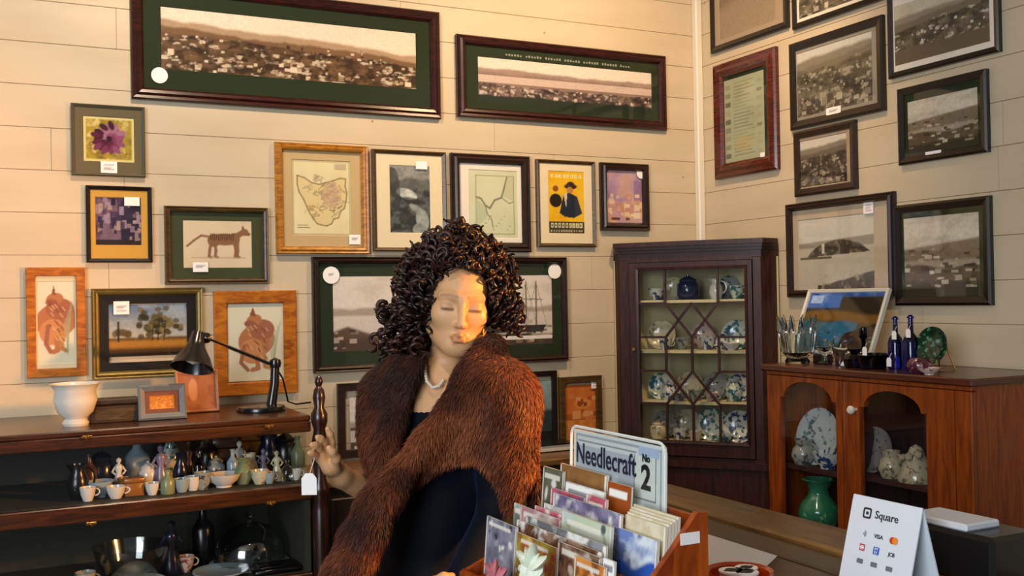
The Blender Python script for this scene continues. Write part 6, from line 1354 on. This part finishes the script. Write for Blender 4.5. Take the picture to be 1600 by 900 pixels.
# ------------------------------------------------------------------ tent sign for card payments
sx_, sz_ = -1.45, 1.236; sy0, sy1 = -2.339, -2.494; spread = .042; hgt = sz_-CTZ
sg = thing('tent_sign', 'white folded tent sign listing payment cards on the counter', 'sign', (sx_, (sy0+sy1)/2, CTZ))
hw = (sy0-sy1)/2
SIGNW = plain('white_card_sign', '#d6dee8', .45)
for s, nm in ((-1, 'front_panel'), (1, 'back_panel')):
    a = Vector((0, 0, hgt)); b = Vector((s*spread, 0, 0)); d = (b-a).normalized(); nn = Vector((s*hgt, 0, spread)).normalized()*.0012
    pan = MB().add([(a.x+n.x*k, y, a.z+n.z*k) if False else tuple(Vector((q.x, y, q.z))+nn*k) for k in (-1, 1) for y in (-hw, hw) for q in (a, b)], [(0, 1, 3, 2), (4, 6, 7, 5), (0, 4, 5, 1), (2, 3, 7, 6), (0, 2, 6, 4), (1, 5, 7, 3)]).build(nm, SIGNW, sg)
    if s < 0: fpanel = pan
ang = math.atan2(spread, hgt); sl = math.hypot(spread, hgt)
SM = Matrix.Translation((0, 0, hgt)) @ Matrix.Rotation(ang, 4, 'Y') @ FACE @ Matrix.Translation((0, 0, .0018))   # x right, y up from the ridge (negative = down)
S2 = lambda x, y: SM @ Matrix.Translation((x, y, 0))
DINK = plain('dark_sign_ink', '#23262c', .5); NAVY = plain('navy_sign_ink', '#1c2f78', .5); REDI = plain('red_sign_ink', '#c8321e', .5); ORI = plain('orange_sign_ink', '#e08a2a', .5); PKI = plain('pink_sign_ink', '#b8506a', .5); GRI = plain('grey_sign_ink', '#6a7078', .5); BLI = plain('blue_sign_ink', '#2a5cc0', .5)
def rsq(x0, y0, x1, y1, r, n=5):
    out = []
    for cx_, cy_, a0_ in ((x1-r, y1-r, 0), (x0+r, y1-r, 90), (x0+r, y0+r, 180), (x1-r, y0+r, 270)):
        for t in range(n+1): a = math.radians(a0_+90*t/n); out.append((cx_+r*math.cos(a), cy_+r*math.sin(a)))
    return out
def ringpoly(po, pi, z=.0004):
    n = len(po); return MB().add([(p[0], p[1], z) for p in po]+[(p[0], p[1], z) for p in pi], [(i, (i+1) % n, n+(i+1) % n, n+i) for i in range(n)])
u = hw/.0775*.001                                        # a millimetre on the printed face
lgx, lgy, q = -38*u, -28*u, 9.5*u
m = ringpoly(rsq(lgx-q, lgy-q, lgx+q, lgy+q, q*.4), rsq(lgx-q*.66, lgy-q*.66, lgx+q*.66, lgy+q*.66, q*.22)); m.xf(SM); m.build('logo_outline', DINK, fpanel)
MB().prism(rsq(lgx-q*.28, lgy-q*.28, lgx+q*.28, lgy+q*.28, q*.08), 0, .0004, 2).xf(SM).build('logo_centre', DINK, fpanel)
txt('Square', 19*u, S2(6*u, lgy), DINK, fpanel, off=.00022)
def disc(x, y, r_, mat_, nm): MB().lathe([(r_, 0), (r_, .0005)], 18).xf(S2(x, y)).build(nm, mat_, fpanel)
ry1, ry2, ry3 = -64*u, -88*u, -112*u; cx1, cx2, cx3 = -36*u, -4*u, 30*u
for k in (1, 2, 3):
    MB().tube([(k*2.4*u*math.cos(t)-4*u, k*2.4*u*math.sin(t), 0) for t in np.linspace(-.8, .8, 8)], .6*u, 4).xf(S2(cx1, ry1)).build('contactless_arc', GRI, fpanel)
txt('VISA', 10*u, S2(cx2, ry1), DINK, fpanel, off=.0001)
disc(cx3-3.2*u, ry1, 6*u, REDI, 'red_circle'); MB().lathe([(6*u, .0005), (6*u, .001)], 18).xf(S2(cx3+3.2*u, ry1)).build('orange_circle', ORI, fpanel)
MB().prism(rsq(-6*u, -6*u, 6*u, 6*u, 1.5*u), 0, .0005, 2).xf(S2(cx1, ry2)).build('pink_badge', PKI, fpanel); MB().box((-4.5*u, -1.2*u, .0005), (4.5*u, 1.2*u, .0009)).box((-3.5*u, 2*u, .0005), (3.5*u, 3.2*u, .0009)).box((-3.5*u, -3.2*u, .0005), (3.5*u, -2*u, .0009)).xf(S2(cx1, ry2)).build('badge_print', STICK, fpanel)
MB().prism(rsq(-6.5*u, -6.5*u, 6.5*u, 6.5*u, 1.2*u), 0, .0005, 2).xf(S2(cx2, ry2)).build('blue_badge', BLI, fpanel); txt('AM\nEX', 6*u, S2(cx2, ry2-0*u) @ Matrix.Translation((0, 0, .0006)), STICK, fpanel, ext=.0002)
txt('JCB', 9*u, S2(cx3, ry2), DINK, fpanel, off=.00015); 
MB().prism(rsq(-7*u, -4*u, 7*u, 4*u, 1.2*u), 0, .0005, 2).xf(S2(cx1, ry3)).build('grey_badge', GRI, fpanel); MB().prism(rsq(-7*u, -4*u, 7*u, 4*u, 1.2*u), 0, .0005, 2).xf(S2(cx2, ry3)).build('grey_badge', GRI, fpanel); MB().prism(rsq(-7*u, -4*u, 7*u, 4*u, 1.2*u), 0, .0005, 2).xf(S2(cx3, ry3)).build('grey_badge', GRI, fpanel)
# white papers on a small black box behind the sign
bq = on(2, CTZ+.016, 1495, 860)
rb = thing('black_printer', 'small black box with white paper behind the tent sign', 'printer', (-1.30, -2.47, CTZ+.016))
MB().box((-.06, -.085, 0), (.06, .085, .085), .008).build('body', BLKW, rb); MB().box((-.055, -.03, .085), (.03, .10, .098), .003).build('paper', plain('white_paper', '#c9cdd4', .6), rb)
